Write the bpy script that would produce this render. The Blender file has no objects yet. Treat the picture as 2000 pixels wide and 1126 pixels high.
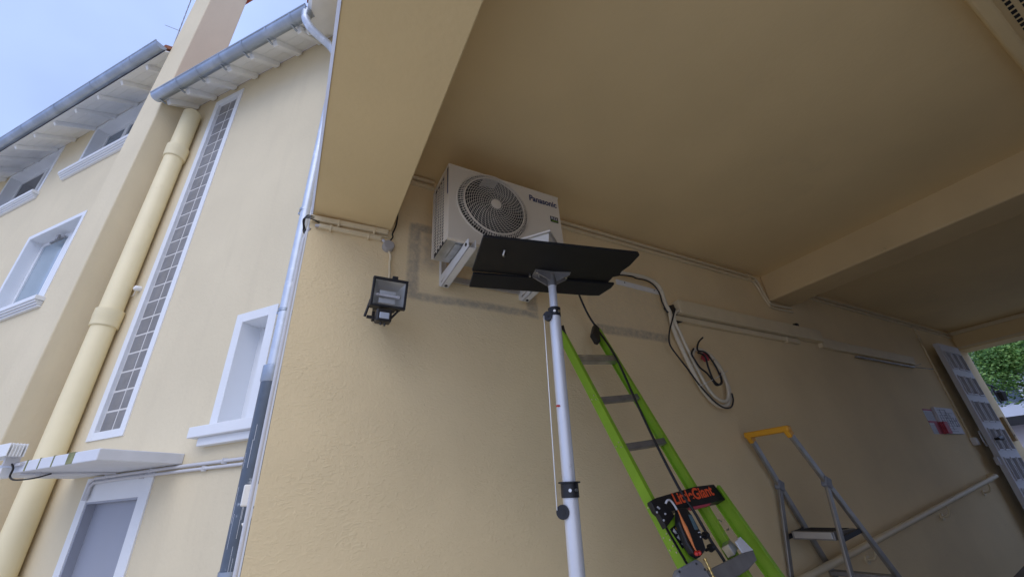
import bpy, math, random
from mathutils import Vector, Matrix
random.seed(7)
S = bpy.context.scene
COL = S.collection

# ------------------------------------------------------------------ camera, light, exposure
cam = bpy.data.objects.new("camera", bpy.data.cameras.new("camera"))
COL.objects.link(cam)
cam.matrix_world = Matrix(((0.880, -0.167, -0.445, 0.0),
                           (-0.471, -0.429, -0.771, 0.0),
                           (-0.062, 0.888, -0.456, 1.68),
                           (0, 0, 0, 1)))
cam.data.sensor_width = 36.0
cam.data.lens = 14.52
cam.data.clip_start = 0.02
cam.data.clip_end = 2000
S.camera = cam

SUN_EL, SUN_AZ = math.radians(52), math.radians(212)      # azimuth clockwise from +Y
W = bpy.data.worlds.new("World"); S.world = W; W.use_nodes = True
nt = W.node_tree
bg = nt.nodes["Background"]
sky = nt.nodes.new("ShaderNodeTexSky"); sky.sky_type = 'NISHITA'; sky.sun_disc = False
sky.sun_elevation = SUN_EL; sky.sun_rotation = SUN_AZ
sky.dust_density = 4.0; sky.air_density = 1.0; sky.ozone_density = 2.0
tc = nt.nodes.new("ShaderNodeTexCoord")
cn = nt.nodes.new("ShaderNodeTexNoise"); cn.inputs["Scale"].default_value = 2.2; cn.inputs["Detail"].default_value = 4
nt.links.new(tc.outputs["Generated"], cn.inputs["Vector"])
cr = nt.nodes.new("ShaderNodeMapRange"); cr.inputs[1].default_value = .3; cr.inputs[2].default_value = .75
cr.inputs[3].default_value = .45; cr.inputs[4].default_value = .85
nt.links.new(cn.outputs["Fac"], cr.inputs[0])
mx = nt.nodes.new("ShaderNodeMixRGB"); mx.inputs[2].default_value = (6.9, 9.0, 15.6, 1)   # thin high cloud, same scale as the sky
nt.links.new(cr.outputs[0], mx.inputs[0]); nt.links.new(sky.outputs[0], mx.inputs[1])
nt.links.new(mx.outputs[0], bg.inputs[0]); bg.inputs[1].default_value = 0.088

sl = bpy.data.lights.new("sun", 'SUN'); sl.energy = 0.9; sl.angle = math.radians(60); sl.color = (1, .97, .93)
so = bpy.data.objects.new("sun", sl); COL.objects.link(so)
sd = Vector((math.sin(SUN_AZ) * math.cos(SUN_EL), math.cos(SUN_AZ) * math.cos(SUN_EL), math.sin(SUN_EL)))
so.rotation_euler = (-sd).to_track_quat('-Z', 'Y').to_euler()

S.view_settings.view_transform = 'Standard'; S.view_settings.look = 'None'
S.view_settings.gamma = 1; S.view_settings.exposure = 0.28
try:
    S.cycles.max_bounces = 12; S.cycles.diffuse_bounces = 8
except Exception:
    pass

# ------------------------------------------------------------------ materials
def mat(name, col, rough=.7, metal=0, spec=.5, var=0, vs=3.0, bump=0, bs=60, bd=.004, dirt=None, ds=1.2, dlo=.55, dhi=.75, streak=False):
    m = bpy.data.materials.new(name); m.use_nodes = True
    n = m.node_tree; p = n.nodes["Principled BSDF"]
    p.inputs["Base Color"].default_value = (*col, 1); p.inputs["Roughness"].default_value = rough
    p.inputs["Metallic"].default_value = metal; p.inputs["Specular IOR Level"].default_value = spec
    t = n.nodes.new("ShaderNodeTexCoord"); cur = None
    if var:
        a = n.nodes.new("ShaderNodeTexNoise"); a.inputs["Scale"].default_value = vs; a.inputs["Detail"].default_value = 6
        n.links.new(t.outputs["Object"], a.inputs["Vector"])
        r = n.nodes.new("ShaderNodeMapRange"); r.inputs[1].default_value = .25; r.inputs[2].default_value = .75
        r.inputs[3].default_value = 1 - var; r.inputs[4].default_value = 1 + var * .6
        n.links.new(a.outputs["Fac"], r.inputs[0])
        v = n.nodes.new("ShaderNodeVectorMath"); v.operation = 'SCALE'; v.inputs[0].default_value = col
        n.links.new(r.outputs[0], v.inputs["Scale"]); cur = v.outputs[0]
    if dirt:
        a = n.nodes.new("ShaderNodeTexNoise"); a.inputs["Scale"].default_value = ds; a.inputs["Detail"].default_value = 8
        a.inputs["Roughness"].default_value = .65
        if streak:
            mp = n.nodes.new("ShaderNodeMapping"); mp.inputs["Scale"].default_value = (3.2, 3.2, .5)
            n.links.new(t.outputs["Object"], mp.inputs["Vector"]); n.links.new(mp.outputs[0], a.inputs["Vector"])
        else: n.links.new(t.outputs["Object"], a.inputs["Vector"])
        r = n.nodes.new("ShaderNodeMapRange"); r.inputs[1].default_value = dlo; r.inputs[2].default_value = dhi
        n.links.new(a.outputs["Fac"], r.inputs[0])
        q = n.nodes.new("ShaderNodeMixRGB"); q.inputs[2].default_value = (*dirt, 1)
        if cur: n.links.new(cur, q.inputs[1])
        else: q.inputs[1].default_value = (*col, 1)
        n.links.new(r.outputs[0], q.inputs[0]); cur = q.outputs[0]
    if cur: n.links.new(cur, p.inputs["Base Color"])
    if bump:
        a = n.nodes.new("ShaderNodeTexNoise"); a.inputs["Scale"].default_value = bs; a.inputs["Detail"].default_value = 5
        n.links.new(t.outputs["Object"], a.inputs["Vector"])
        b = n.nodes.new("ShaderNodeBump"); b.inputs["Strength"].default_value = bump; b.inputs["Distance"].default_value = bd
        n.links.new(a.outputs["Fac"], b.inputs["Height"]); n.links.new(b.outputs[0], p.inputs["Normal"])
    return m

CREAM = (.76, .655, .43)
M = {}
M['render'] = mat('smooth_render', (.705, .615, .430), .85, var=.06, vs=1.3, bump=.4, bs=30, bd=.007, spec=.2, dirt=(.655, .57, .40), ds=1.7, dlo=.52, dhi=.85, streak=True)
M['ceil'] = mat('ceiling_paint', (.79, .62, .335), .9, var=.07, vs=1.3, bump=.22, bs=34, bd=.006, spec=.15, dirt=(.6, .48, .28), ds=1.1, dlo=.62, dhi=1.0)
M['beam'] = mat('beam_paint', (.66, .51, .28), .9, var=.10, vs=1.6, bump=.25, bs=34, bd=.005, spec=.15, dirt=(.40, .30, .16), ds=9, dlo=.66, dhi=.78)
M['white'] = mat('white_paint', (.76, .78, .80), .5, var=.03, vs=4)
M['white_wood'] = mat('white_wood', (.85, .86, .86), .7, var=.06, vs=6, bump=.2, bs=40, dirt=(.55, .52, .47), ds=6, dlo=.64, dhi=.82)
M['white_plastic'] = mat('white_plastic', (.78, .78, .76), .4, var=.03)
M['unit'] = mat('unit_enamel', (.72, .655, .535), .38, var=.03, vs=5)
M['dark_in'] = mat('dark_cavity', (.012, .012, .013), .6)
M['zinc'] = mat('zinc', (.36, .41, .48), .36, metal=.75, var=.10, vs=5, dirt=(.50, .56, .66), ds=2.5, dlo=.5, dhi=.8)
M['zinc_light'] = mat('zinc_streaked', (.56, .62, .72), .4, metal=.45, var=.12, vs=9, dirt=(.75, .8, .9), ds=10, dlo=.55, dhi=.7)
M['slate_pipe'] = mat('painted_iron', (.085, .11, .15), .38, var=.25, vs=8, dirt=(.42, .47, .54), ds=9, dlo=.60, dhi=.68)
M['cream_pipe'] = mat('cream_paint_pipe', (.80, .70, .44), .5, var=.05, vs=4, dirt=(.62, .50, .26), ds=3, dlo=.62, dhi=.85)
M['trunk'] = mat('painted_trunking', (.74, .63, .41), .55, var=.06, vs=8)
M['conduit'] = mat('conduit_grey', (.58, .58, .60), .5, var=.06)
M['blackpl'] = mat('black_plastic', (.012, .012, .014), .45)
M['blackboard'] = mat('black_board', (.005, .0052, .006), .6, spec=.35, var=.25, vs=4)
M['blackboard2'] = mat('black_board_matt', (.010, .0103, .011), .75, spec=.3, var=.2, vs=4)
M['alu'] = mat('aluminium', (.62, .63, .64), .38, metal=.8, var=.12, vs=10, bump=.05, bs=90)
M['alu_pole'] = mat('anodised_pole', (.72, .73, .76), .42, metal=.35, var=.07, vs=7, dirt=(.5, .5, .5), ds=16, dlo=.68, dhi=.75)
M['alu_dull'] = mat('dull_aluminium', (.34, .33, .32), .5, metal=.7, var=.25, vs=12)
M['galv'] = mat('galvanised', (.55, .57, .58), .33, metal=.9, var=.25, vs=14)
M['green'] = mat('green_fibreglass', (.235, .43, .025), .42, var=.12, vs=6, dirt=(.24, .32, .10), ds=18, dlo=.60, dhi=.75)
M['greenin'] = mat('green_fibreglass_inner', (.17, .38, .02), .45, var=.05, vs=6)
M['alu_shaded'] = mat('shaded_aluminium', (.37, .345, .30), .42, metal=.75, var=.2, vs=12)  # step ladder aluminium, its shade inside the passage darkened into the colour
M['steel'] = mat('bolt_steel', (.7, .7, .68), .3, metal=1)
M['yellow'] = mat('yellow_plastic', (.75, .36, .02), .45, var=.06)
M['glass_dark'] = mat('window_glass', (.09, .13, .18), .06, spec=.9)  # blue-grey of the reflected sky is put into the base colour
M['glass_curtain_sky'] = mat('glass_curtain_sky_tint', (.30, .38, .44), .08, spec=.8, var=.08, vs=2)  # curtain tone with blue-grey sky reflection mixed into the colour
M['glass_black'] = mat('open_window_dark', (.012, .013, .025), .15)
M['gblock'] = mat('glass_block', (.21, .205, .205), .3, spec=.5, var=.22, vs=7, bump=.3, bs=30)
M['mortar'] = mat('block_mortar', (.64, .62, .585), .8)
M['door'] = mat('door_grey', (.34, .36, .42), .45, var=.04)
M['tile'] = mat('roof_tile', (.36, .15, .09), .8, var=.25, vs=9)
M['terra'] = mat('terracotta_cap', (.45, .16, .10), .8)
M['concrete'] = mat('painted_concrete', (.66, .68, .72), .7, var=.07, vs=5, bump=.15)
M['moss'] = mat('moss_stain', (.24, .25, .12), .9, var=.4, vs=25)
M['asphalt'] = mat('asphalt', (.56, .53, .48), .9, var=.15, vs=6, bump=.3)
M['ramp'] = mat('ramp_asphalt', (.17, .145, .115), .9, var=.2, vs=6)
M['unseen_dark_wall'] = mat('unseen_dark_wall', (.24, .18, .10), .9, var=.1)  # dark tone for the unseen wall, added to cut bounce light in the passage
M['street'] = mat('street_asphalt', (.16, .16, .16), .9, var=.2, vs=4)
M['red'] = mat('red_plastic', (.62, .03, .02), .35)
M['redtext'] = mat('orange_red_print', (.78, .10, .03), .5)
M['navy'] = mat('navy_print', (.02, .03, .12), .5)
M['brass'] = mat('brass', (.75, .52, .18), .3, metal=1)
M['orange'] = mat('orange_rubber', (.72, .22, .06), .5)
M['lcd'] = mat('display_glass', (.10, .17, .20), .2)
M['greypl'] = mat('grey_plastic', (.23, .24, .26), .55, var=.1, vs=9)
M['greybox'] = mat('grey_box_plastic', (.40, .38, .36), .6, var=.06)
M['insul'] = mat('white_insulation', (.70, .64, .50), .75, var=.06, vs=9)
M['reflector'] = mat('lamp_reflector', (.55, .55, .53), .28, metal=.8, var=.1, vs=10)
M['paper'] = mat('paper', (.62, .63, .68), .6, var=.04)
M['ink'] = mat('ink_grey', (.18, .19, .23), .7)
M['redink'] = mat('ink_red', (.45, .06, .09), .6)
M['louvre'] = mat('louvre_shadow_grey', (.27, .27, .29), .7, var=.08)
M['shutter'] = mat('shutter_white', (.62, .62, .64), .55, var=.05)
M['bark'] = mat('bark', (.12, .09, .07), .9, var=.3, vs=8)
M['leaf'] = mat('leaf', (.12, .26, .06), .6, var=.45, vs=1.7)
M['leaf2'] = mat('leaf_light', (.26, .44, .11), .6, var=.3, vs=2.3)
M['housew'] = mat('house_white', (.72, .74, .80), .8, var=.04)
M['housep'] = mat('house_pink_white', (.70, .64, .66), .8, var=.05)
M['slateroof'] = mat('slate_roof', (.035, .036, .04), .8, var=.2, vs=8)
M['wood'] = mat('bare_wood', (.45, .33, .18), .7, var=.2, vs=12)
M['sensorlens'] = mat('sensor_lens', (.45, .5, .58), .2)

# rough trowelled render with old mounting marks (world position on the wall face gives the marks their shape)
def rough_wall():
    m = bpy.data.materials.new('trowelled_render'); m.use_nodes = True
    n = m.node_tree; L = n.links; p = n.nodes["Principled BSDF"]
    p.inputs["Roughness"].default_value = .85; p.inputs["Specular IOR Level"].default_value = .2
    t = n.nodes.new("ShaderNodeTexCoord"); obj = t.outputs["Object"]
    def N(scale, det=5, rough=.5, dist=0, vec=obj):
        a = n.nodes.new("ShaderNodeTexNoise"); a.inputs["Scale"].default_value = scale; a.inputs["Detail"].default_value = det
        a.inputs["Roughness"].default_value = rough; a.inputs["Distortion"].default_value = dist
        L.new(vec, a.inputs["Vector"]); return a.outputs["Fac"]
    def MT(op, a, b=None, c=None, clamp=False):
        q = n.nodes.new("ShaderNodeMath"); q.operation = op; q.use_clamp = clamp
        for i, v in enumerate((a, b, c)):
            if v is None: continue
            if isinstance(v, (int, float)): q.inputs[i].default_value = v
            else: L.new(v, q.inputs[i])
        return q.outputs[0]
    def R(v, a, b, c=0, d=1):
        q = n.nodes.new("ShaderNodeMapRange")
        for i, k in enumerate((a, b, c, d)): q.inputs[i + 1].default_value = k
        L.new(v, q.inputs[0]); return q.outputs[0]
    sp = n.nodes.new("ShaderNodeSeparateXYZ"); L.new(obj, sp.inputs[0])
    wob = R(N(22, 3), 0, 1, -.007, .007); wob2 = R(N(5, 5, .6), 0, 1, -.018, .018)
    X = MT('ADD', sp.outputs[0], wob); Z = MT('ADD', sp.outputs[2], wob2)
    def box(x0, x1, z0, z1, e=.011):
        a = MT('MULTIPLY', R(X, x0 - e, x0 + e), R(X, x1 + e, x1 - e))
        b = MT('MULTIPLY', R(Z, z0 - e, z0 + e), R(Z, z1 + e, z1 - e))
        return MT('MULTIPLY', a, b)
    blot = R(N(26, 8, .75), .34, .64, .30, .85)
    bands = [box(.565, .64, 2.86, 3.40), box(.58, 1.53, 2.835, 2.885), box(1.44, 1.53, 2.885, 3.09), box(2.06, 2.87, 2.80, 2.875),
             box(.60, .80, 3.345, 3.41)]
    g = bands[0]
    for b in bands[1:]: g = MT('MAXIMUM', g, b)
    g = MT('MULTIPLY', g, blot, clamp=True)
    patch = MT('MAXIMUM', MT('MULTIPLY', box(.64, .80, 3.06, 3.35, .05), .75), MT('MULTIPLY', box(2.02, 2.93, 2.86, 3.32, .01), .28))
    patch = MT('MULTIPLY', patch, blot)
    spots = MT('MULTIPLY', R(N(60, 2), .76, .79), 1.0)
    base = n.nodes.new("ShaderNodeVectorMath"); base.operation = 'SCALE'; base.inputs[0].default_value = (.825, .665, .395)
    L.new(R(N(1.4, 6), .3, .7, .93, 1.05), base.inputs["Scale"])
    def mixc(c1, c2, f):
        q = n.nodes.new("ShaderNodeMixRGB"); L.new(f, q.inputs[0]); L.new(c1, q.inputs[1]); q.inputs[2].default_value = (*c2, 1); return q.outputs[0]
    c = mixc(base.outputs[0], (.40, .36, .30), patch)
    c = mixc(c, (.36, .32, .255), g)
    c = mixc(c, (.22, .17, .12), spots)
    L.new(c, p.inputs["Base Color"])
    # trowel texture: stretched, warped ridges plus fine grain
    w = n.nodes.new("ShaderNodeVectorMath"); w.operation = 'MULTIPLY_ADD'
    nv = n.nodes.new("ShaderNodeTexNoise"); nv.inputs["Scale"].default_value = 2.6; L.new(obj, nv.inputs["Vector"])
    L.new(nv.outputs["Color"], w.inputs[0]); w.inputs[1].default_value = (.16, .05, .16); L.new(obj, w.inputs[2])
    mp = n.nodes.new("ShaderNodeMapping"); mp.inputs["Rotation"].default_value = (0, .7, 0); mp.inputs["Scale"].default_value = (34, 34, 74)
    L.new(w.outputs[0], mp.inputs["Vector"])
    rid = R(N(1.0, 2, .5, .9, mp.outputs[0]), .50, .74)
    amp = R(N(3.2, 4, .6), .36, .60, .25, 1)
    h = MT('ADD', MT('MULTIPLY', MT('MULTIPLY', rid, amp), .80), MT('ADD', MT('MULTIPLY', N(75, 5, .6), .75), MT('MULTIPLY', N(14, 3), .5)))
    b = n.nodes.new("ShaderNodeBump"); b.inputs["Strength"].default_value = .36; b.inputs["Distance"].default_value = .0060
    L.new(h, b.inputs["Height"]); L.new(b.outputs[0], p.inputs["Normal"])
    return m
M['rough'] = rough_wall()

# ------------------------------------------------------------------ mesh helpers
class MB:
    def __init__(s): s.v = []; s.f = []; s.m = []; s.k = 0; s.parts = []
    def add(s, vs, fs, k=None):
        o = len(s.v); s.v += [tuple(v) for v in vs]; s.f += [tuple(i + o for i in f) for f in fs]
        s.m += [s.k if k is None else k] * len(fs); s.parts.append((o, len(s.v), len(s.f) - len(fs), len(s.f))); return s
    def hexa(s, c, k=None):            # 8 corners: bottom ring 0-3, top ring 4-7
        return s.add(c, [(3, 2, 1, 0), (4, 5, 6, 7), (0, 1, 5, 4), (1, 2, 6, 5), (2, 3, 7, 6), (3, 0, 4, 7)], k)
    def box(s, x0, x1, y0, y1, z0, z1, k=None):
        return s.hexa([(x0, y0, z0), (x1, y0, z0), (x1, y1, z0), (x0, y1, z0), (x0, y0, z1), (x1, y0, z1), (x1, y1, z1), (x0, y1, z1)], k)
    def fbox(s, F, u0, u1, s0, s1, z0, z1, k=None):
        return s.hexa([F(u0, s0, z0), F(u1, s0, z0), F(u1, s1, z0), F(u0, s1, z0), F(u0, s0, z1), F(u1, s0, z1), F(u1, s1, z1), F(u0, s1, z1)], k)
    def bar(s, a, b, w, h, up=(0, 0, 1), k=None):
        a = Vector(a); b = Vector(b); d = (b - a).normalized(); up = Vector(up)
        x = d.cross(up)
        if x.length < 1e-4: x = d.cross(Vector((1, 0, 0)))
        x.normalize(); y = x.cross(d).normalized(); x *= w / 2; y *= h / 2
        c = [a - x - y, a + x - y, a + x + y, a - x + y, b - x - y, b + x - y, b + x + y, b - x + y]
        return s.hexa(c, k)
    def tube(s, path, r, n=12, cap=True, k=None, closed=False):
        P = [Vector(p) for p in path]; N = len(P); rs = r if isinstance(r, (list, tuple)) else [r] * N
        vs = []; fs = []; T = []
        for i in range(N):
            if closed: t = P[(i + 1) % N] - P[i - 1]
            else: t = P[min(i + 1, N - 1)] - P[max(i - 1, 0)]
            T.append(t.normalized())
        ref = Vector((0, 0, 1)) if abs(T[0].z) < .9 else Vector((1, 0, 0))
        x = T[0].cross(ref).normalized()
        for i in range(N):
            x = (x - T[i] * x.dot(T[i])).normalized(); y = T[i].cross(x)
            for j in range(n):
                a = 2 * math.pi * j / n; vs.append(P[i] + (x * math.cos(a) + y * math.sin(a)) * rs[i])
        M_ = N if closed else N - 1
        for i in range(M_):
            for j in range(n):
                a = i * n + j; b = i * n + (j + 1) % n; i2 = (i + 1) % N; fs.append((a, b, i2 * n + (j + 1) % n, i2 * n + j))
        if cap and not closed:
            fs.append(tuple(range(n - 1, -1, -1))); fs.append(tuple((N - 1) * n + j for j in range(n)))
        return s.add(vs, fs, k)
    def prism(s, poly, off, k=None):   # 3D polygon extruded by a vector
        off = Vector(off); n = len(poly); vs = [Vector(p) for p in poly] + [Vector(p) + off for p in poly]
        return s.add(vs, [tuple(range(n - 1, -1, -1)), tuple(range(n, 2 * n))] + [(i, (i + 1) % n, n + (i + 1) % n, n + i) for i in range(n)], k)
    def quad(s, a, b, c, d, k=None): return s.add([a, b, c, d], [(0, 1, 2, 3)], k)
    def each(s, name, m, parent=None, bevel=0, smooth=None):
        out = []
        for (v0, v1, f0, f1) in s.parts:
            q = MB(); q.v = s.v[v0:v1]; q.f = [tuple(i - v0 for i in f) for f in s.f[f0:f1]]; q.m = [0] * len(q.f)
            out.append(q.build(name, m, parent, bevel, smooth))
        return out
    def build(s, name, m, parent=None, bevel=0, smooth=None, seg=2):
        me = bpy.data.meshes.new(name); me.from_pydata(s.v, [], s.f)
        ms = m if isinstance(m, (list, tuple)) else [m]
        for q in ms: me.materials.append(M[q] if isinstance(q, str) else q)
        if len(ms) > 1: me.polygons.foreach_set("material_index", s.m)
        import bmesh
        b = bmesh.new(); b.from_mesh(me); bmesh.ops.recalc_face_normals(b, faces=b.faces); b.to_mesh(me); b.free()
        o = bpy.data.objects.new(name, me); COL.objects.link(o)
        if parent:
            o.parent = parent
            top = parent
            o.matrix_parent_inverse = parent.matrix_world.inverted()
        if smooth is not None:
            me.polygons.foreach_set("use_smooth", [True] * len(me.polygons)); me.set_sharp_from_angle(angle=math.radians(smooth))
        if bevel:
            q = o.modifiers.new("bevel", 'BEVEL'); q.width = bevel; q.segments = seg; q.limit_method = 'ANGLE'; q.angle_limit = math.radians(40)
        me.update()
        return o

def smoothpath(pts, n=6):
    P = [Vector(p) for p in pts]; out = []
    for i in range(len(P) - 1):
        p0 = P[max(i - 1, 0)]; p1 = P[i]; p2 = P[i + 1]; p3 = P[min(i + 2, len(P) - 1)]
        for k in range(n):
            t = k / n
            out.append(.5 * ((2 * p1) + (p2 - p0) * t + (2 * p0 - 5 * p1 + 4 * p2 - p3) * t * t + (3 * p1 - p0 - 3 * p2 + p3) * t ** 3))
    out.append(P[-1]); return out

def tag(o, label=None, cat=None, group=None, kind=None):
    if label: o['label'] = label
    if cat: o['category'] = cat
    if group: o['group'] = group
    if kind: o['kind'] = kind
    return o
def thing(name, loc, label, cat, group=None):
    o = bpy.data.objects.new(name, None); COL.objects.link(o); o.empty_display_size = .1
    o.matrix_world = Matrix.Translation(Vector(loc)); return tag(o, label, cat, group)
def text_mesh(txt, name, m, parent, origin, xdir, ydir, height, width=None, bold=.012, ext=.001):
    cu = bpy.data.curves.new(name, 'FONT'); cu.body = txt; cu.size = 1; cu.offset = bold; cu.extrude = 0
    tmp = bpy.data.objects.new(name + "_tmp", cu); COL.objects.link(tmp)
    dg = bpy.context.evaluated_depsgraph_get(); dg.update()
    me = bpy.data.meshes.new_from_object(tmp.evaluated_get(dg)); bpy.data.objects.remove(tmp)
    xs = [v.co.x for v in me.vertices]; ys = [v.co.y for v in me.vertices]
    x0, x1, y0, y1 = min(xs), max(xs), min(ys), max(ys)
    X = Vector(xdir).normalized(); Y = Vector(ydir).normalized(); Z = X.cross(Y); sy = height / (y1 - y0); sx = width / (x1 - x0) if width else sy
    O = Vector(origin)
    for v in me.vertices:
        v.co = O + X * ((v.co.x - x0) * sx) + Y * ((v.co.y - y0) * sy) + Z * ext
    me.materials.clear(); me.materials.append(M[m])
    o = bpy.data.objects.new(name, me); COL.objects.link(o)
    o.parent = parent; o.matrix_parent_inverse = parent.matrix_world.inverted()
    return o

# courtyard facade frame: u runs along the facade (away, to the left), s is the depth towards the camera side (small = nearer)
def F(u, s, z): return Vector((.7718 * s - .6359 * u, .6359 * s + .7718 * u, z))

def holed_wall(mb, F, u0, u1, s, th, z0, z1, holes, k=None):
    us = sorted({u0, u1, *[h[0] for h in holes], *[h[1] for h in holes]}); zs = sorted({z0, z1, *[h[2] for h in holes], *[h[3] for h in holes]})
    def solid(i, j):
        if i < 0 or j < 0 or i >= len(us) - 1 or j >= len(zs) - 1: return False
        a = (us[i] + us[i + 1]) / 2; b = (zs[j] + zs[j + 1]) / 2
        return not any(h[0] < a < h[1] and h[2] < b < h[3] for h in holes)
    for i in range(len(us) - 1):
        for j in range(len(zs) - 1):
            if not solid(i, j): continue
            a, b, c, d = us[i], us[i + 1], zs[j], zs[j + 1]
            mb.quad(F(a, s, c), F(b, s, c), F(b, s, d), F(a, s, d), k); mb.quad(F(a, s + th, c), F(b, s + th, c), F(b, s + th, d), F(a, s + th, d), k)
            if not solid(i - 1, j): mb.quad(F(a, s, c), F(a, s + th, c), F(a, s + th, d), F(a, s, d), k)
            if not solid(i + 1, j): mb.quad(F(b, s, c), F(b, s + th, c), F(b, s + th, d), F(b, s, d), k)
            if not solid(i, j - 1): mb.quad(F(a, s, c), F(b, s, c), F(b, s + th, c), F(a, s + th, c), k)
            if not solid(i, j + 1): mb.quad(F(a, s, d), F(b, s, d), F(b, s + th, d), F(a, s + th, d), k)

# ------------------------------------------------------------------ ground
g = MB(); g.box(-600, 10.6, -600, 600, -.4, 0); tag(g.build('courtyard_ground', 'asphalt'), kind='structure')
g = MB(); g.box(10.6, 900, -600, 600, -.4, .93); tag(g.build('street', 'street'), kind='structure')
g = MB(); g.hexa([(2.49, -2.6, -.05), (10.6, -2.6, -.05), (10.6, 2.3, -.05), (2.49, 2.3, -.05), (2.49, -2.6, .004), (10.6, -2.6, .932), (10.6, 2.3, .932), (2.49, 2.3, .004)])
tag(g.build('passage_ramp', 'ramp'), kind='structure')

# ------------------------------------------------------------------ passage building
CZ = 3.81
PB = thing('passage_building', (5, 2.3, 0), 'cream rendered building whose dark covered passage runs away under its ceiling', 'building')
w = MB(); w.box(-.03, 10.42, 2.3, 3.4, -.2, 7.2); w.build('side_wall', 'rough', PB)
w = MB(); w.box(1.3, 10.42, -2.9, -2.6, -.2, 7.2); w.build('opposite_wall', 'unseen_dark_wall', PB)  # unseen wall, darkened and started further in to shape the passage light
w = MB(); w.box(-.03, -.020, 3.4, 3.75, -.2, 7.2); w.build('corner_wall', 'render', PB)
w = MB(); w.box(-.0395, -.032, 2.3, 2.312, 0, 6.9); w.build('corner_light_strip', 'white', PB)  # added white strip standing for the sky-lit end face of the wall
w = MB(); w.box(.1, 10.3, -2.6, 2.3, CZ, CZ + .25); w.build('ceiling', 'ceil', PB)
w = MB(); w.hexa([(-.125, -2.6, 3.29), (.31, -2.6, 3.29), (.444, 2.3, 3.29), (-.024, 2.3, 3.29), (-.125, -2.6, 7.2), (.31, -2.6, 7.2), (.444, 2.3, 7.2), (-.024, 2.3, 7.2)])
w.build('entrance_beam', 'ceil', PB, bevel=.006)
w = MB(); w.prism([(-.036, 2.3, 3.300), (-.023, 2.3, 3.286), (-.0235, 2.3, 3.2895), (-.027, 2.3, 6.9), (-.036, 2.3, 6.9)], (-.103, -4.9, 0)); w.build('beam_light_strip', 'housew', PB)  # added pale strip, chamfered to catch light like a bright wall edge
w = MB(); w.box(4.66, 5.08, -2.6, 2.3, 3.50, CZ + .1); w.build('cross_beam', 'beam', PB, bevel=.018)
w = MB(); w.box(10.02, 10.42, -2.6, 2.3, 3.48, 7.2); w.build('exit_lintel', 'ceil', PB, bevel=.006)
w = MB(); w.box(9.985, 10.02, -2.6, 2.3, 3.74, 3.79); w.box(9.99, 10.02, -2.6, 2.3, 3.50, 3.53); w.build('lintel_trim', 'trunk', PB)
w = MB(); w.box(.45, 10, -.155, -.09, 3.715, CZ + .02); w.build('ceiling_batten', 'ceil', PB, bevel=.02, seg=4)
# perforated ceiling board beyond the batten
w = MB()
for i in range(70):
    x = .6 + i * .0475
    for row in range(2):
        y = -.192 - row * .042
        w.box(x, x + .026, y - .010, y + .010, 3.7865, 3.80, k=1)
w.box(.45, 10, -2.6, -.157, 3.79, CZ + .02); w.build('perforated_board', ['ceil', 'dark_in'], PB)
# upper storeys' eave over the courtyard
w = MB(); w.prism([(-.44, 3.6, 6.69), (-.03, 3.6, 7.01), (-.03, 3.6, 7.05), (-.48, 3.6, 6.72)], (0, -6.5, 0)); w.build('eave_boards', 'white_wood', PB)
rf = MB()
for i in range(12):
    y = 2.95 - i * .45
    rf.prism([(-.42, y, 6.62), (-.03, y, 6.90), (-.03, y, 7.0), (-.42, y, 6.695)], (0, .07, 0))
rf.each('rafter', 'white_wood', PB)
w = MB(); w.prism([(-.50, 3.3, 6.80), (5, 3.3, 11.1), (10.6, 3.3, 6.8), (10.6, 3.3, 6.95), (5, 3.3, 11.25), (-.52, 3.3, 6.94)], (0, -6.3, 0)); w.build('roof', 'tile', PB)

# ------------------------------------------------------------------ courtyard wing (right part of the facade)
A = 2.2
RW = thing('courtyard_wing', F(4.2, A, 0), 'pale cream two-storey wing with tall glass block strip and small side window', 'building')
w = MB()
holed_wall(w, F, 2.50, 5.46, A, .35, -.2, 7.0, [(4.53, 4.94, 2.43, 6.80), (2.985, 3.315, 2.31, 3.20), (3.975, 4.665, -.19, 1.90)])
w.build('wall', 'render', RW)
# chimney stack
w = MB(); w.fbox(F, 5.457, 5.955, 1.815, 2.27, -.2, 9.9); ch = w.build('chimney', 'render', RW, bevel=.012)
w = MB(); w.fbox(F, 5.40, 6.01, 1.76, 2.33, 9.9, 10.0); w.fbox(F, 5.47, 5.94, 1.83, 2.26, 10.0, 10.25); w.build('chimney_cap', 'terra', ch)
# glass block strip
def frame_rect(mb, F, u0, u1, z0, z1, bw, s0, s1, bwr=None, sides='LRTB'):
    if 'L' in sides: mb.fbox(F, u1 - bw, u1, s0, s1, z0, z1)
    if 'R' in sides: mb.fbox(F, u0, u0 + bw, s0, s1, z0, z1)
    if 'T' in sides: mb.fbox(F, u0 + bw, u1 - bw, s0, s1, z1 - bw, z1)
    if 'B' in sides: mb.fbox(F, u0 + bw, u1 - bw, s0, s1, z0, z0 + bw)
w = MB()
w.fbox(F, 4.925, 5.005, A - .012, A + .06, 2.385, 6.85); w.fbox(F, 4.475, 4.55, A - .012, A + .06, 2.385, 6.85)
w.fbox(F, 4.55, 4.925, A - .012, A + .06, 6.76, 6.85); w.fbox(F, 4.55, 4.925, A - .012, A + .06, 2.385, 2.455)
st = w.build('glass_block_window', 'white', RW, bevel=.003)
w = MB(); w.fbox(F, 4.54, 4.935, A + .026, A + .12, 2.44, 6.78); w.build('mortar', 'mortar', st)
w = MB(); rows = 23; ph = (6.76 - 2.455) / rows
for r in range(rows):
    for c in range(2):
        u0 = 4.557 + c * .187; z0 = 2.462 + r * ph
        w.fbox(F, u0, u0 + .171, A + .022, A + .034, z0, z0 + ph - .017)
w.build('glass_blocks', 'gblock', st, bevel=.007, seg=2)
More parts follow.
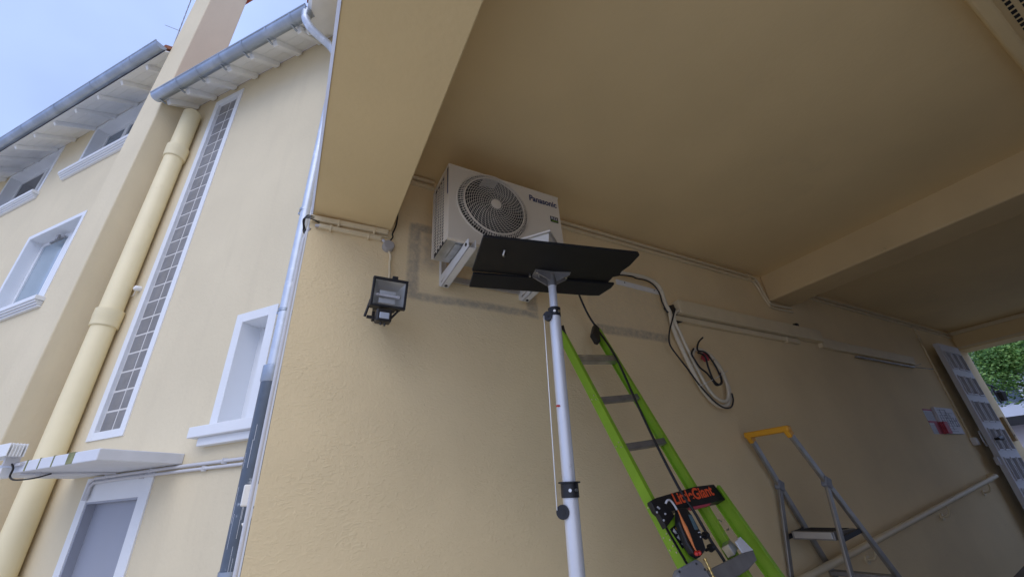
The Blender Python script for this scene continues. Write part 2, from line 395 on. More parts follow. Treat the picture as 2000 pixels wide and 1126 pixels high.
# small side window
w = MB(); w.fbox(F, 3.30, 3.385, A - .014, A + .19, 2.325, 3.265); w.fbox(F, 2.905, 2.998, A - .014, A + .19, 2.325, 3.265); w.fbox(F, 2.998, 3.30, A - .014, A + .19, 3.18, 3.265)
sw = w.build('side_window', 'white', RW, bevel=.003)
w = MB(); w.fbox(F, 2.99, 3.31, A + .17, A + .18, 2.3, 3.2); w.build('pane', 'white', sw)
w = MB(); w.fbox(F, 2.78, 3.47, 2.10, A + .19, 2.245, 2.325); w.fbox(F, 2.80, 3.40, 2.14, A, 2.185, 2.245); w.build('sill', 'white', sw, bevel=.006)
# door with surround
w = MB(); w.fbox(F, 4.655, 4.74, A - .014, A + .02, 0, 2.065); w.fbox(F, 3.87, 3.985, A - .014, A + .02, 0, 2.065); w.fbox(F, 3.985, 4.655, A - .010, A + .02, 1.885, 2.065)
ds = w.build('door_surround', 'white', RW, bevel=.003)
w = MB(); w.fbox(F, 4.640, 4.657, A - .006, A + .10, 0, 1.885); w.fbox(F, 3.983, 4.0, A - .006, A + .10, 0, 1.885); w.fbox(F, 4.0, 4.64, A - .006, A + .10, 1.87, 1.885); w.build('lining', 'door', ds)
w = MB(); w.fbox(F, 3.98, 4.66, A + .06, A + .14, 0, 1.9); w.fbox(F, 4.04, 4.046, A + .055, A + .07, 0, 1.84)
dr = w.build('door', 'door', RW, bevel=.003)
w = MB(); w.fbox(F, 4.08, 4.10, A + .02, A + .065, 1.0, 1.02); w.fbox(F, 4.10, 4.20, A + .02, A + .04, 1.0, 1.02); w.build('handle', 'steel', dr)
# concrete canopy over the door
w = MB(); w.fbox(F, 3.59, 4.975, 1.66, A, 2.083, 2.158); cn_ = w.build('door_canopy', 'concrete', RW, bevel=.006)
w = MB()
for (u, du, dz) in ((3.86, .075, .0), (4.10, .012, 0), (4.27, .010, 0), (4.43, .016, .0)):
    w.fbox(F, u, u + du, 1.6575, 1.665, 2.086, 2.156); w.fbox(F, u, u + du, 1.6575, 1.8, 2.156, 2.1605)
w.build('moss_streak', 'moss', cn_)
# eave: boards, rafters, gutter, roof
def eave(parent, u0, u1, sw_, so_, zo, zw, raft, zg, sg, rg, gu0, gu1, roofz, joints, gname='gutter', raftdrop=.09, plank=.11):
    sl = (zw - zo) / (sw_ - so_)
    b = MB(); n = max(3, int((sw_ - so_ + .05) / plank))
    for i in range(n):
        a = so_ - .03 + (sw_ - so_ + .03) * i / n; c = so_ - .03 + (sw_ - so_ + .03) * (i + 1) / n - .0025
        za = zo + (a - so_) * sl; zc = zo + (c - so_) * sl
        b.hexa([F(u0, a, za), F(u1, a, za), F(u1, c, zc), F(u0, c, zc), F(u0, a, za + .02), F(u1, a, za + .02), F(u1, c, zc + .02), F(u0, c, zc + .02)])
    sof = b.build('soffit_boards', 'white_wood', parent)
    for (uo, ui) in raft:
        r = MB(); hw = .034 if raftdrop < .095 else .026
        pts = [(so_, zo - .035), (so_ + .03, zo - .075), (sw_ - .012, zw - raftdrop), (sw_ - .012, zw - .002), (so_, zo - .002)]
        pa = [F(uo + (ui - uo) * (p[0] - so_) / (sw_ - so_) - hw, p[0], p[1]) for p in pts]
        r.prism(pa, F(2 * hw, 0, 0)); r.build('rafter', 'white_wood', sof, bevel=.01)
    r = MB(); top = roofz
    r.hexa([F(u0, so_ - .06, zo + .03), F(u1, so_ - .06, zo + .03), F(u1, sw_ + 3.5, zo + .03 + sl * (sw_ + 3.5 - so_)), F(u0, sw_ + 3.5, zo + .03 + sl * (sw_ + 3.5 - so_)),
            F(u0, so_ - .06, zo + .10), F(u1, so_ - .06, zo + .10), F(u1, sw_ + 3.5, zo + .14 + sl * (sw_ + 3.5 - so_)), F(u0, sw_ + 3.5, zo + .14 + sl * (sw_ + 3.5 - so_))])
    rf_ = r.build('roof', 'tile', parent)
    # half round gutter with rolled lip
    g_ = MB(); ns = 12; prof = []
    for i in range(ns + 1):
        a = math.pi * i / ns; prof.append((sg - rg * math.cos(a), zg - rg * math.sin(a)))
    inner = [(sg - (rg - .004) * math.cos(math.pi * i / ns), zg - (rg - .004) * math.sin(math.pi * i / ns)) for i in range(ns + 1)]
    pts = prof + inner[::-1]
    vs = [F(gu0, a, b_) for a, b_ in pts] + [F(gu1, a, b_) for a, b_ in pts]; n = len(pts)
    g_.add(vs, [(i, (i + 1) % n, n + (i + 1) % n, n + i) for i in range(n)])
    for gu in (gu0, gu1):
        g_.add([F(gu, a, b_) for a, b_ in prof], [tuple(range(len(prof)))])
    g_.tube([F(gu0, sg - rg, zg + .002), F(gu1, sg - rg, zg + .002)], .010, 8)
    gt = g_.build(gname, 'zinc', parent, smooth=35)
    j = MB()
    for u in joints:
        vs = []; 
        for du in (-.012, .012):
            vs += [F(u + du, sg - (rg + .004) * math.cos(math.pi * i / ns), zg - (rg + .004) * math.sin(math.pi * i / ns)) for i in range(ns + 1)]
        j.add(vs, [(i, i + 1, ns + 2 + i, ns + 1 + i) for i in range(ns)])
    j.each('gutter_joint', 'zinc', gt, smooth=60)
    j = MB()
    for (uo, ui) in raft:
        j.fbox(F, uo - .009, uo + .009, sg + .01, sg + .09, zg - rg - .006, zg - rg + .008)
    if raftdrop < .095: j.each('gutter_bracket', 'zinc', gt)
    return sof, gt
raft = [(5.38, 5.42), (5.0, 5.06), (4.63, 4.66), (4.245, 4.265), (3.86, 3.875), (3.475, 3.50), (3.10, 3.15)]
eave(RW, 2.86, 5.452, A, 1.84, 6.72, 7.005, raft, 6.69, 1.745, .070, 2.83, 5.455, 9, [4.97, 4.6, 4.2, 3.82, 3.43, 3.06])

# ------------------------------------------------------------------ taller wing behind the chimney (left part)
B = 2.31
LW = thing('taller_wing', F(8.5, B, 0), 'taller cream wing beyond the chimney with three deep white framed windows', 'building')
w = MB()
holed_wall(w, F, 5.46, 16, B, .35, -.2, 8.45, [(7.68, 9.18, 4.47, 5.97), (7.33, 8.93, 7.30, 8.38), (10.01, 11.91, 7.18, 8.38)])
w.build('wall', 'render', LW)
def deep_window(u0, u1, z0, z1, fw, sill_u, glass, depth=.21, mull=.5, top=True):
    w = MB()
    w.fbox(F, u1 - fw, u1, B - .012, B + depth, z0, z1); w.fbox(F, u0, u0 + fw, B - .012, B + depth, z0, z1)
    w.fbox(F, u0 + fw, u1 - fw, B - .012, B + depth, z1 - fw, z1)
    o = w.build('window', 'white', LW, bevel=.004)
    a, b = u0 + fw, u1 - fw; f = .06; s0 = B + depth - .06; w = MB()
    mid = a + (b - a) * mull
    for (p, q) in ((a, mid), (mid, b)):
        w.fbox(F, p, p + f, s0, s0 + .05, z0, z1 - fw); w.fbox(F, q - f, q, s0, s0 + .05, z0, z1 - fw)
        w.fbox(F, p + f, q - f, s0, s0 + .05, z1 - fw - f, z1 - fw); w.fbox(F, p + f, q - f, s0, s0 + .05, z0, z0 + f)
    w.build('casement', 'white', o, bevel=.004)
    w = MB(); w.fbox(F, a, b, s0 + .02, s0 + .028, z0, z1 - fw); w.build('pane', glass, o)
    w = MB(); w.fbox(F, u0 - .06, u1 + .06 if sill_u is None else sill_u, B - .10, B + depth, z0 - .06, z0)
    for k in range(3):
        w.fbox(F, u0 - .05, (u1 + .05 if sill_u is None else sill_u - .01), B - .085 + k * .022, B, z0 - .06 - .028 * (k + 1), z0 - .06 - .028 * k - .006)
    w.build('sill', 'white', o, bevel=.004)
    return o
w1 = deep_window(7.64, 9.22, 4.515, 6.0, .075, None, 'glass_curtain_sky', mull=.42)
w2 = deep_window(7.30, 8.96, 7.335, 8.40, .07, 9.20, 'glass_dark', mull=.58)
w3 = deep_window(9.98, 11.94, 7.22, 8.40, .07, None, 'glass_black', mull=.45)
w = MB(); w.fbox(F, 8.35, 8.75, B + .10, B + .13, 5.80, 5.83); w.fbox(F, 8.45, 8.52, B + .07, B + .10, 5.78, 5.86); w.build('blind_fitting', 'alu_dull', w1)
raft2 = [(6.45 + .62 * i, 6.5 + .62 * i) for i in range(15)]
eave(LW, 5.96, 16, B, 1.80, 8.03, 8.42, raft2, 8.075, 1.70, .076, 5.96, 16, 11, [6.6 + 1.0 * i for i in range(9)], raftdrop=.10)

# ------------------------------------------------------------------ antenna on the roof
an = thing('roof_antenna', F(9.6, 3.0, 12), 'thin rooftop television antenna mast with crossbars beside the chimney', 'antenna')
w = MB(); w.tube([F(9.2, 2.9, 10.2), F(9.9, 2.9, 15)], .012, 6); w.build('mast', 'alu_dull', an)
w = MB()
for i in range(9):
    z = 12.75 + i * .28; u = 9.2 + .7 * (z - 10.2) / 4.8
    w.tube([F(u - .09, 2.86, z - .02), F(u + .09, 2.94, z + .02)], .006, 4)
w.tube([F(9.53, 2.9, 12.72), F(10.57, 2.9, 13.70)], .008, 5)
w.each('crossbar', 'alu_dull', an)

# ------------------------------------------------------------------ pipes on the facade
t = thing('large_soil_pipe', F(5.26, 2.06, 0), 'thick cream painted vertical pipe with sleeve joints beside the chimney', 'pipe')
pc = (5.245, 2.088); R0 = .099
w = MB(); w.tube([F(*pc, 0), F(*pc, 6.62), F(*pc, 6.65)], [R0, R0, R0 - .02], 40); w.build('pipe', 'cream_pipe', t, smooth=40)
for zc in (5.90, 3.60, 1.3):
    w = MB(); w.tube([F(*pc, zc - .10), F(*pc, zc - .09), F(*pc, zc - .085), F(*pc, zc - .02), F(*pc, zc - .01), F(*pc, zc + .085), F(*pc, zc + .09)],
                     [R0 + .008, R0 + .016, R0 + .016, R0 + .016, R0 + .019, R0 + .019, R0 + .003], 40); w.build('sleeve_joint', 'cream_pipe', t, smooth=50)
w = MB()
for zc in (6.2, 4.4, 2.2):
    w.fbox(F, 5.25, 5.29, 2.17, 2.2, zc, zc + .04)
w.each('wall_clip', 'cream_pipe', t)

t = thing('downpipe', F(2.69, 2.11, 0), 'zinc downpipe turning to dark grey iron below, beside the small window', 'downpipe')
q = (2.712, 2.11)
el = smoothpath([F(2.865, 1.745, 6.64), F(2.86, 1.75, 6.54), F(2.83, 1.82, 6.45), F(2.78, 1.92, 6.40), F(2.73, 2.02, 6.35), F(2.70, 2.09, 6.25), F(2.69, 2.11, 6.1)], 5)
w = MB(); w.tube(el + [F(*q, 2.63)], .046, 20); w.build('upper_pipe', 'zinc_light', t, smooth=60)
w = MB(); w.tube([F(2.865, 1.745, 6.67), F(2.865, 1.745, 6.61), F(2.865, 1.745, 6.56)], [.06, .055, .047], 16); w.build('outlet', 'zinc', t, smooth=50)
w = MB(); w.tube([F(*q, 0), F(*q, 2.60)], .062, 24); w.build('lower_pipe', 'slate_pipe', t, smooth=60)
w = MB(); rr_ = random.Random(4)
for i in range(16):
    a = math.radians(rr_.uniform(200, 330)); zz = rr_.uniform(1.1, 2.5); p = F(q[0], q[1], zz) + Vector((math.cos(a), math.sin(a), 0)) * .0615; w.tube([p, p + Vector((0, 0, rr_.uniform(.05, .22)))], rr_.uniform(.0008, .0015), 5)
w.build('paint_drip', 'housew', t)
w = MB(); w.tube([F(*q, 2.55), F(*q, 2.56), F(*q, 2.67), F(*q, 2.68)], [.062, .068, .068, .05], 24); w.build('reducer', 'zinc', t, smooth=50)
for zc, rr in ((4.1, .048), (3.12, .048), (1.40, .065)):
    w = MB(); w.tube([F(*q, zc - .012), F(*q, zc + .012)], rr + .004, 20); w.fbox(F, q[0] + rr, q[0] + rr + .03, q[1] - .01, q[1] + .01, zc - .012, zc + .012); w.fbox(F, q[0] - .01, q[0] + .01, q[1] + rr, A, zc - .01, zc + .01)
    w.build('pipe_clamp', 'zinc', t, smooth=50)
w = MB(); w.tube([(-.115, 3.42, 0), (-.118, 3.42, 1.2), (-.125, 3.41, 1.86)], .006, 6); w.build('earth_wire', 'blackpl', t)

# conduits running to the door
def conduit(name, pts, r, m, label, group=None, clips=()):
    o = thing(name, pts[0], label, 'conduit', group)
    w = MB(); w.tube(pts, r, 10); w.build('tube', m, o, smooth=50)
    w = MB()
    for p in clips: w.bar(Vector(p) + Vector((0, 0, -r - .006)), Vector(p) + Vector((0, 0, r + .006)), .014, r * 2 + .01, up=(1, 0, 0))
    if clips: w.each('clip', m, o)
    return o
conduit('cable_conduit', [F(2.90, 2.18, 2.062), F(3.5, 2.18, 2.064), F(4.60, 2.17, 2.058), F(4.655, 2.17, 2.03), F(4.665, 2.17, 1.90)], .0125, 'conduit',
        'upper grey conduit under the door canopy bending down at the door corner', 'conduits by the courtyard door', [F(3.1, 2.18, 2.062), F(3.9, 2.18, 2.06), F(4.45, 2.175, 2.058)])
conduit('cable_conduit', [F(2.90, 2.18, 2.026), F(3.5, 2.18, 2.030), F(4.3, 2.17, 2.030), F(4.60, 2.17, 2.025), F(4.63, 2.17, 2.0), F(4.635, 2.17, 1.90)], .0115, 'conduit',
        'lower grey conduit under the door canopy ending above the grey door', 'conduits by the courtyard door', [F(3.3, 2.18, 2.028), F(4.0, 2.18, 2.029)])
conduit('canopy_cable', [F(4.30, 2.15, 2.075), F(4.35, 1.95, 2.072), F(4.45, 1.75, 2.072), F(4.52, 1.68, 2.072)], .008, 'conduit', 'thin white cable clipped to the underside of the door canopy', None, [F(4.45, 1.75, 2.072)])
w = MB(); w.tube(smoothpath([F(4.40, 1.80, 2.07), F(4.42, 1.74, 2.045), F(4.46, 1.70, 2.035), F(4.52, 1.66, 2.035), F(4.545, 1.64, 2.06), F(4.535, 1.635, 2.11), F(4.56, 1.62, 2.15)], 5), .006, 6)
tag(w.build('loose_black_cable', 'blackpl', None, smooth=60), 'loose black cable drooping below the front edge of the door canopy', 'cable')

# floodlight on the canopy
t = thing('canopy_floodlight', F(4.62, 1.6, 2.16), 'white ribbed floodlight on a bracket at the canopy edge over the door', 'floodlight')
w = MB(); w.fbox(F, 4.50, 4.80, 1.57, 1.63, 2.19, 2.26)
for k in range(6): w.fbox(F, 4.49, 4.81, 1.55 + k * .018, 1.557 + k * .018, 2.185, 2.275)
w.build('housing', 'white_plastic', t, bevel=.003)
w = MB(); w.fbox(F, 4.55, 4.57, 1.58, 1.66, 2.13, 2.19); w.fbox(F, 4.47, 4.60, 1.635, 1.66, 2.125, 2.145); w.build('bracket', 'conduit', t, bevel=.002)
w = MB(); w.fbox(F, 4.60, 4.72, 1.60, 1.655, 2.05, 2.12); w.build('terminal_box', 'white_plastic', t, bevel=.004)

# small white sensor between pipe and strip window
t = thing('door_bell_sensor', F(5.10, 2.19, 3.94), 'small round white sensor with a thin wire between cream pipe and glass strip', 'sensor')
w = MB(); w.tube([F(5.10, 2.198, 3.96), F(5.10, 2.15, 3.95), F(5.10, 2.14, 3.95)], [.03, .028, .018], 16); w.build('housing', 'white_plastic', t, smooth=50)
w = MB(); w.tube(smoothpath([F(5.10, 2.16, 3.93), F(5.13, 2.17, 3.88), F(5.22, 2.18, 3.90), F(5.33, 2.185, 3.98)], 5), .003, 5); w.build('wire', 'white_plastic', t)

# white junction box at the corner of the passage wall
t = thing('corner_junction_box', (-.05, 2.84, 1.8), 'chipped white junction box beside the dark downpipe at the wall corner', 'junction box')
w = MB(); w.box(-.101, -.030, 2.80, 2.885, 1.742, 1.845); w.build('box', 'white_plastic', t, bevel=.006)
w = MB(); w.tube(smoothpath([(-.04, 2.84, 1.73), (-.045, 2.84, 1.69), (-.06, 2.84, 1.665), (-.075, 2.84, 1.655)], 4), .009, 8); w.build('cable_spout', 'white_plastic', t, smooth=60)
w = MB(); w.box(-.103, -.1, 2.82, 2.828, 1.81, 1.82); w.each('screw', 'blackpl', t)

# ------------------------------------------------------------------ outdoor unit
UX0, UX1, UY0, UY1, UZ0, UZ1 = .675, 1.492, 1.85, 2.125, 3.035, 3.582
t = thing('outdoor_unit', (1.08, 2.0, UZ0), 'beige air conditioning outdoor unit with round spiral fan grille under the ceiling', 'air conditioner')
fc = (.975, 3.333); fr = .243
w = MB(); NSEG = 96
pts = []; rect = []
for i in range(NSEG):
    a = 2 * math.pi * i / NSEG; c, s = math.cos(a), math.sin(a)
    pts.append((fc[0] + fr * c, fc[1] + fr * s))
    tx = ((UX1 if c > 0 else UX0) - fc[0]) / c if abs(c) > 1e-6 else 1e9; tz = ((UZ1 if s > 0 else UZ0) - fc[1]) / s if abs(s) > 1e-6 else 1e9
    k = min(tx, tz); rect.append((fc[0] + k * c, fc[1] + k * s))
# corners
front = MB()
V = [(p[0], UY0, p[1]) for p in pts] + [(p[0], UY0, p[1]) for p in rect]
fs = [(i, (i + 1) % NSEG, NSEG + (i + 1) % NSEG, NSEG + i) for i in range(NSEG)]
front.add(V, fs)
for (cx, cz) in ((UX0, UZ0), (UX0, UZ1), (UX1, UZ0), (UX1, UZ1)):
    a = math.atan2(cz - fc[1], cx - fc[0]) % (2 * math.pi); i = int(a / (2 * math.pi) * NSEG)
    front.add([(rect[i][0], UY0, rect[i][1]), (cx, UY0, cz), (rect[(i + 1) % NSEG][0], UY0, rect[(i + 1) % NSEG][1])], [(0, 1, 2)])
front.quad((UX0, UY0, UZ1), (UX1, UY0, UZ1), (UX1, UY1, UZ1), (UX0, UY1, UZ1))
front.quad((UX1, UY0, UZ0), (UX1, UY1, UZ0), (UX1, UY1, UZ1), (UX1, UY0, UZ1))
front.quad((UX0, UY1, UZ0), (UX1, UY1, UZ0), (UX1, UY1, UZ1), (UX0, UY1, UZ1))
front.quad((UX0, UY0, UZ0), (UX0, UY0 + .075, UZ0), (UX0, UY0 + .075, UZ1), (UX0, UY0, UZ1))
front.quad((UX0, UY0 + .075, UZ1 - .03), (UX0, UY1, UZ1 - .03), (UX0, UY1, UZ1), (UX0, UY0 + .075, UZ1))
front.box(UX0 - .008, UX0 + .02, UY1 - .012, UY1 + .004, UZ0, UZ1 - .03)
front.box(UX0 - .003, UX1 + .003, UY0 - .003, UY1 + .003, UZ1 - .012, UZ1 + .002)      # lid
front.box(UX0 - .004, UX1 + .004, UY0 - .004, UY0 + .02, UZ0 - .012, UZ0 + .012)       # bottom lip
front.tube([(fc[0] + (fr + .006) * math.cos(2 * math.pi * i / 72), UY0 - .004, fc[1] + (fr + .006) * math.sin(2 * math.pi * i / 72)) for i in range(72)], .006, 6, closed=True)
body = front.build('casing', 'unit', t, smooth=40)
w = MB(); w.box(UX0 - .002, UX0 + .004, UY0 + .012, UY0 + .024, 3.36, 3.56); w.build('side_badge_strip', 'navy', body)
w = MB()
ring = [(fc[0] + fr * math.cos(2 * math.pi * i / 72), fc[1] + fr * math.sin(2 * math.pi * i / 72)) for i in range(72)]
w.add([(p[0], UY0, p[1]) for p in ring] + [(p[0], UY0 + .10, p[1]) for p in ring], [(i, (i + 1) % 72, 72 + (i + 1) % 72, 72 + i) for i in range(72)] + [tuple(72 + i for i in range(72))])
w.build('fan_cavity', 'dark_in', t)
w = MB()
for b_ in range(3):
    a0 = b_ * 2.094 + .4; P = []
    for i in range(9):
        for r, dz in ((.05, 0), (.225, 0)):
            a = a0 + i * .16 + (r * 1.5); P.append((fc[0] + r * math.cos(a), UY0 + .05 + i * .004, fc[1] + r * math.sin(a)))
    w.add(P, [(2 * i, 2 * i + 1, 2 * i + 3, 2 * i + 2) for i in range(8)])
w.tube([(fc[0], UY0 + .04, fc[1]), (fc[0], UY0 + .09, fc[1])], .055, 24); w.build('fan_blades', 'blackpl', t)
w = MB(); gy = UY0 - .022
def dome(r): return gy - .014 * (1 - (r / fr) ** 2)
nr = 15
for k in range(nr):
    r = .045 + (fr - .055) * k / (nr - 1)
    w.tube([(fc[0] + r * math.cos(2 * math.pi * i / 72), dome(r), fc[1] + r * math.sin(2 * math.pi * i / 72)) for i in range(72)], .0014, 4, closed=True)
for j in range(40):
    P = []
    a0 = 2 * math.pi * j / 40
    for i in range(12):
        r = .032 + (fr - .034) * i / 11; a = a0 + 1.05 * (r / fr) ** .8
        P.append((fc[0] + r * math.cos(a), dome(r) + .001, fc[1] + r * math.sin(a)))
    if j % 2: P = P[3:]
    w.tube(P, .0014, 4, cap=False)
for j in range(90):
    a = 2 * math.pi * j / 90
    w.bar((fc[0] + (fr - .032) * math.cos(a), gy, fc[1] + (fr - .032) * math.sin(a)), (fc[0] + (fr + .004) * math.cos(a), gy + .020, fc[1] + (fr + .004) * math.sin(a)),   .0026, .004, up=(0, 1, 0))
w.tube([(fc[0] + (fr - .034) * math.cos(2 * math.pi * i / 72), gy, fc[1] + (fr - .034) * math.sin(2 * math.pi * i / 72)) for i in range(72)], .005, 6, closed=True)
gd = w.build('fan_guard', 'unit', t)
w = MB(); w.tube([(fc[0], gy - .012, fc[1]), (fc[0], gy - .018, fc[1]), (fc[0], gy - .020, fc[1])], [.035, .035, .030], 32); w.build('guard_hub', 'unit', gd, smooth=40)
w = MB(); w.box(UX0 + .004, UX0 + .006, UY0 + .075, UY1, UZ0, UZ1 - .03); sg = w.build('side_coil', 'dark_in', t)
w = MB()
for i in range(22):
    z = UZ0 + .03 + i * .0215
    w.box(UX0 - .0005, UX0 + .003, UY0 + .08, UY1 - .012, z, z + .005)
for y in (UY0 + .075, UY0 + .118, UY0 + .160, UY0 + .205):
    w.box(UX0 - .0015, UX0 + .0035, y, y + .006, UZ0 + .01, UZ1 - .03)
w.build('side_grille', 'unit', t)
w = MB(); w.box(UX0 + .004, UX1 - .004, UY0 + .004, UY1 - .004, UZ0 - .004, UZ0 + .002); w.box(UX0 + .06, UX0 + .17, UY0 + .05, UY1 - .06, UZ0 - .010, UZ0 - .004)
w.tube([(UX0 + .12, UY0 + .06, UZ0 - .012), (UX0 + .16, UY0 + .14, UZ0 - .012), (UX0 + .13, UY0 + .2, UZ0 - .012)], .008, 8)
w.build('base_pan', 'galv', t, bevel=.002)
text_mesh("Panasonic", 'maker_lettering', 'navy', t, (1.252, UY0 - .001, 3.482), (1, 0, 0), (0, 0, 1), .050, .222, bold=.03)
w = MB(); w.box(1.408, 1.470, UY0 - .003, UY0 - .0005, 3.352, 3.398); sk = w.build('refrigerant_sticker', 'blackpl', t)
text_mesh("R32", 'sticker_lettering', 'paper', sk, (1.414, UY0 - .004, 3.370), (1, 0, 0), (0, 0, 1), .022, .048, bold=.02)
w = MB(); w.box(1.414, 1.464, UY0 - .0045, UY0 - .003, 3.358, 3.363); w.build('sticker_line', 'greenin', sk)

def bracket(x, label):
    t = thing('wall_bracket', (x, 2.3, 2.95), label, 'bracket', 'brackets under the outdoor unit')
    w = MB(); w.box(x - .022, x + .022, 2.285, 2.3, 2.955, 3.19); w.box(x - .022, x - .018, 2.262, 2.286, 2.955, 3.19); w.build('wall_rail', 'white_plastic', t)
    w = MB(); w.box(x - .02, x + .02, 1.88, 2.285, 2.998, 3.020); w.box(x - .02, x - .017, 1.88, 2.285, 2.975, 3.0); w.build('arm', 'white_plastic', t)
    a, b_ = Vector((x, 2.27, 2.955)), Vector((x, 1.855, 2.985))
    a2 = Vector((x, 2.275, 2.915)); b2 = Vector((x, 1.83, 2.975))
    w = MB(); d = (b2 - a2)
    w.prism([(x - .024, 2.285, 2.948), (x - .024, 2.25, 2.925), (x - .024, 1.80, 2.955), (x - .024, 1.80, 3.015), (x - .024, 1.86, 3.02)], (.004, 0, 0))
    w.prism([(x - .024, 2.25, 2.925), (x - .024, 1.80, 2.955), (x - .024, 1.80, 2.959), (x - .024, 2.25, 2.929)], (.048, 0, 0))
    w.prism([(x + .020, 2.285, 2.948), (x + .020, 2.25, 2.925), (x + .020, 1.80, 2.955), (x + .020, 1.80, 3.015), (x + .020, 1.86, 3.02)], (.004, 0, 0))
    s_ = w.build('brace', 'white_plastic', t)
    w = MB(); w.tube([(x, 2.225, 2.920), (x, 2.225, 2.928)], .010, 10); w.tube([(x - .03, 1.83, 2.99), (x - .022, 1.83, 2.99)], .010, 10); w.each('slot', 'blackpl', s_)
bracket(.80, 'white metal wall bracket under the louvred left end of the unit')
bracket(1.40, 'white metal wall bracket behind the black lift board on the right')
w = MB(); w.box(.83, 1.37, 2.272, 2.284, 2.99, 3.03); tag(w.build('mounting_crossbar', 'alu'), 'thin metal crossbar on the wall joining the two unit brackets', 'bar')

# ------------------------------------------------------------------ trunking and cables on the passage wall
def duct(name, x0, x1, z0, z1, dep, label, group=None, m='trunk', zs=0, clips=()):
    w = MB(); Y = 2.3
    w.hexa([(x0, Y - dep, z0), (x1, Y - dep, z0 + zs), (x1, Y - .001, z0 + zs), (x0, Y - .001, z0), (x0, Y - dep, z1), (x1, Y - dep, z1 + zs), (x1, Y - .001, z1 + zs), (x0, Y - .001, z1)])
    for c in clips: w.box(c, c + .012, Y - dep - .004, Y, z0 - .008, z1 + .004)
    return tag(w.build(name, m, None, bevel=.003), label, 'cable duct', group)
duct('cable_duct', -.024, .424, 3.236, 3.270, .03, 'upper cream cable duct directly under the entrance beam', 'ducts below the entrance beam', zs=.014, clips=(.12, .33))
duct('cable_duct', .020, .385, 3.196, 3.224, .024, 'lower short cream cable duct below the entrance beam', 'ducts below the entrance beam', zs=.003, clips=(.08, .30))
duct('cable_duct', .22, .430, 3.2275, 3.2355, .012, 'thin cream conduit between the two ducts below the entrance beam', 'ducts below the entrance beam', zs=.006)
w = MB()
for k in range(3):
    w.tube(smoothpath([(.02, 2.28, 3.25 - k * .012), (-.03, 2.27, 3.257 - k * .01), (-.055 - .006 * k, 2.28, 3.255 - k * .012), (-.06, 2.33, 3.235 - k * .016), (-.048 - .004 * k, 2.34, 3.20 - .01 * k), (-.035, 2.36, 3.17)], 5), .0035, 6)
tag(w.build('cable_bundle', 'blackpl', None, smooth=60), 'thin black cables wrapping round the wall corner by the downpipe', 'cable')
w = MB(); w.tube([(-.0, 2.285, 3.205), (.03, 2.285, 3.21)], .010, 8); w.tube([(-.028, 2.30, 3.19), (-.045, 2.33, 3.12), (-.047, 2.35, 2.9), (-.05, 2.36, 0)], .011, 8)
tag(w.build('corner_conduit', 'conduit', None, smooth=50), 'grey conduit running down the white wall corner below the cables', 'conduit')
def double_duct(x0, x1, z, label, y=2.3, group='paired ducts along the ceiling line'):
    w = MB(); w.box(x0, x1, y - .034, y - .001, z + .012, z + .037); w.box(x0, x1, y - .030, y - .001, z - .034, z - .008)
    return tag(w.build('ceiling_duct', 'trunk', None, bevel=.004), label, 'cable duct', group)
double_duct(.46, .72, CZ - .05, 'short paired cable duct left of the outdoor unit at the ceiling')
double_duct(1.52, 4.50, CZ - .07, 'long paired cable duct from the outdoor unit to the cross beam')
double_duct(5.45, 10.0, CZ - .09, 'far paired cable duct from the cross beam to the exit corner')
t = thing('bent_duct', (4.55, 2.3, 3.6), 'paired conduits stepping down round the foot of the cross beam', 'conduit')
for k, dx in enumerate((0, -.055)):
    w = MB(); w.tube(smoothpath([(4.40 + dx * .3, 2.285, 3.79 - .045 * k), (4.50 + dx, 2.285, 3.77 - .045 * k), (4.56 + dx, 2.285, 3.70 - .03 * k), (4.63 + dx * .8, 2.285, 3.50 - .02 * k), (4.70 + dx * .5, 2.285, 3.46 - .04 * k), (5.06, 2.285, 3.475 - .05 * k)], 5), .014, 8)
    w.build('conduit', 'trunk', t, smooth=50)
duct('wall_trunking', 3.00, 5.34, 3.070, 3.205, .085, 'wide cream wall trunking starting at the coiled pipes', 'trunking along the passage wall')
duct('wall_trunking_strip', 2.94, 4.90, 3.010, 3.060, .045, 'narrow lower strip below the wide wall trunking', 'trunking along the passage wall', clips=(4.65,))
duct('wall_trunking', 5.35, 7.75, 3.02, 3.135, .05, 'far slimmer section of wall trunking towards the shutter', 'trunking along the passage wall')
w = MB(); w.box(6.05, 7.62, 2.24, 2.27, 2.965, 2.982); w.bar((7.6, 2.25, 2.975), (7.90, 2.15, 2.94), .012, .006); w.bar((7.6, 2.27, 2.985), (7.86, 2.24, 3.035), .012, .006)
tag(w.build('wall_rail', 'alu_dull', None), 'slim grey metal rail with a split end beneath the far trunking', 'rail')
w = MB(); w.box(5.02, 5.13, 2.26, 2.30, 3.21, 3.225); w.box(4.98, 5.03, 2.26, 2.3, 3.225, 3.27); tag(w.build('black_clamp', 'blackpl', None, bevel=.004), 'small black clamp on top of the wall trunking at mid passage', 'clamp')
w = MB(); w.tube([(8.52, 2.29, 3.70), (8.46, 2.29, 2.85), (8.44, 2.29, 2.06)], .013, 8)
for z in (3.5, 2.85, 2.3): w.box(8.43, 8.52, 2.27, 2.3, z, z + .02)
tag(w.build('vertical_conduit', 'trunk', None, smooth=50), 'vertical conduit dropping beside the white louvred shutter', 'conduit')
w = MB(); w.box(8.40, 8.49, 2.24, 2.3, 1.96, 2.06); tag(w.build('wall_socket', 'white_plastic', None, bevel=.01), 'small white socket at the foot of the vertical conduit', 'socket')
w = MB(); w.prism([(2.36, 2.285, 3.275), (2.885, 2.285, 3.262), (2.885, 2.285, 3.305), (2.36, 2.285, 3.32)], (0, .014, 0)); ob = w.build('mounting_strip', 'white_plastic', None, bevel=.002)
tag(ob, 'pale metal mounting strip on the wall right of the black board', 'strip')
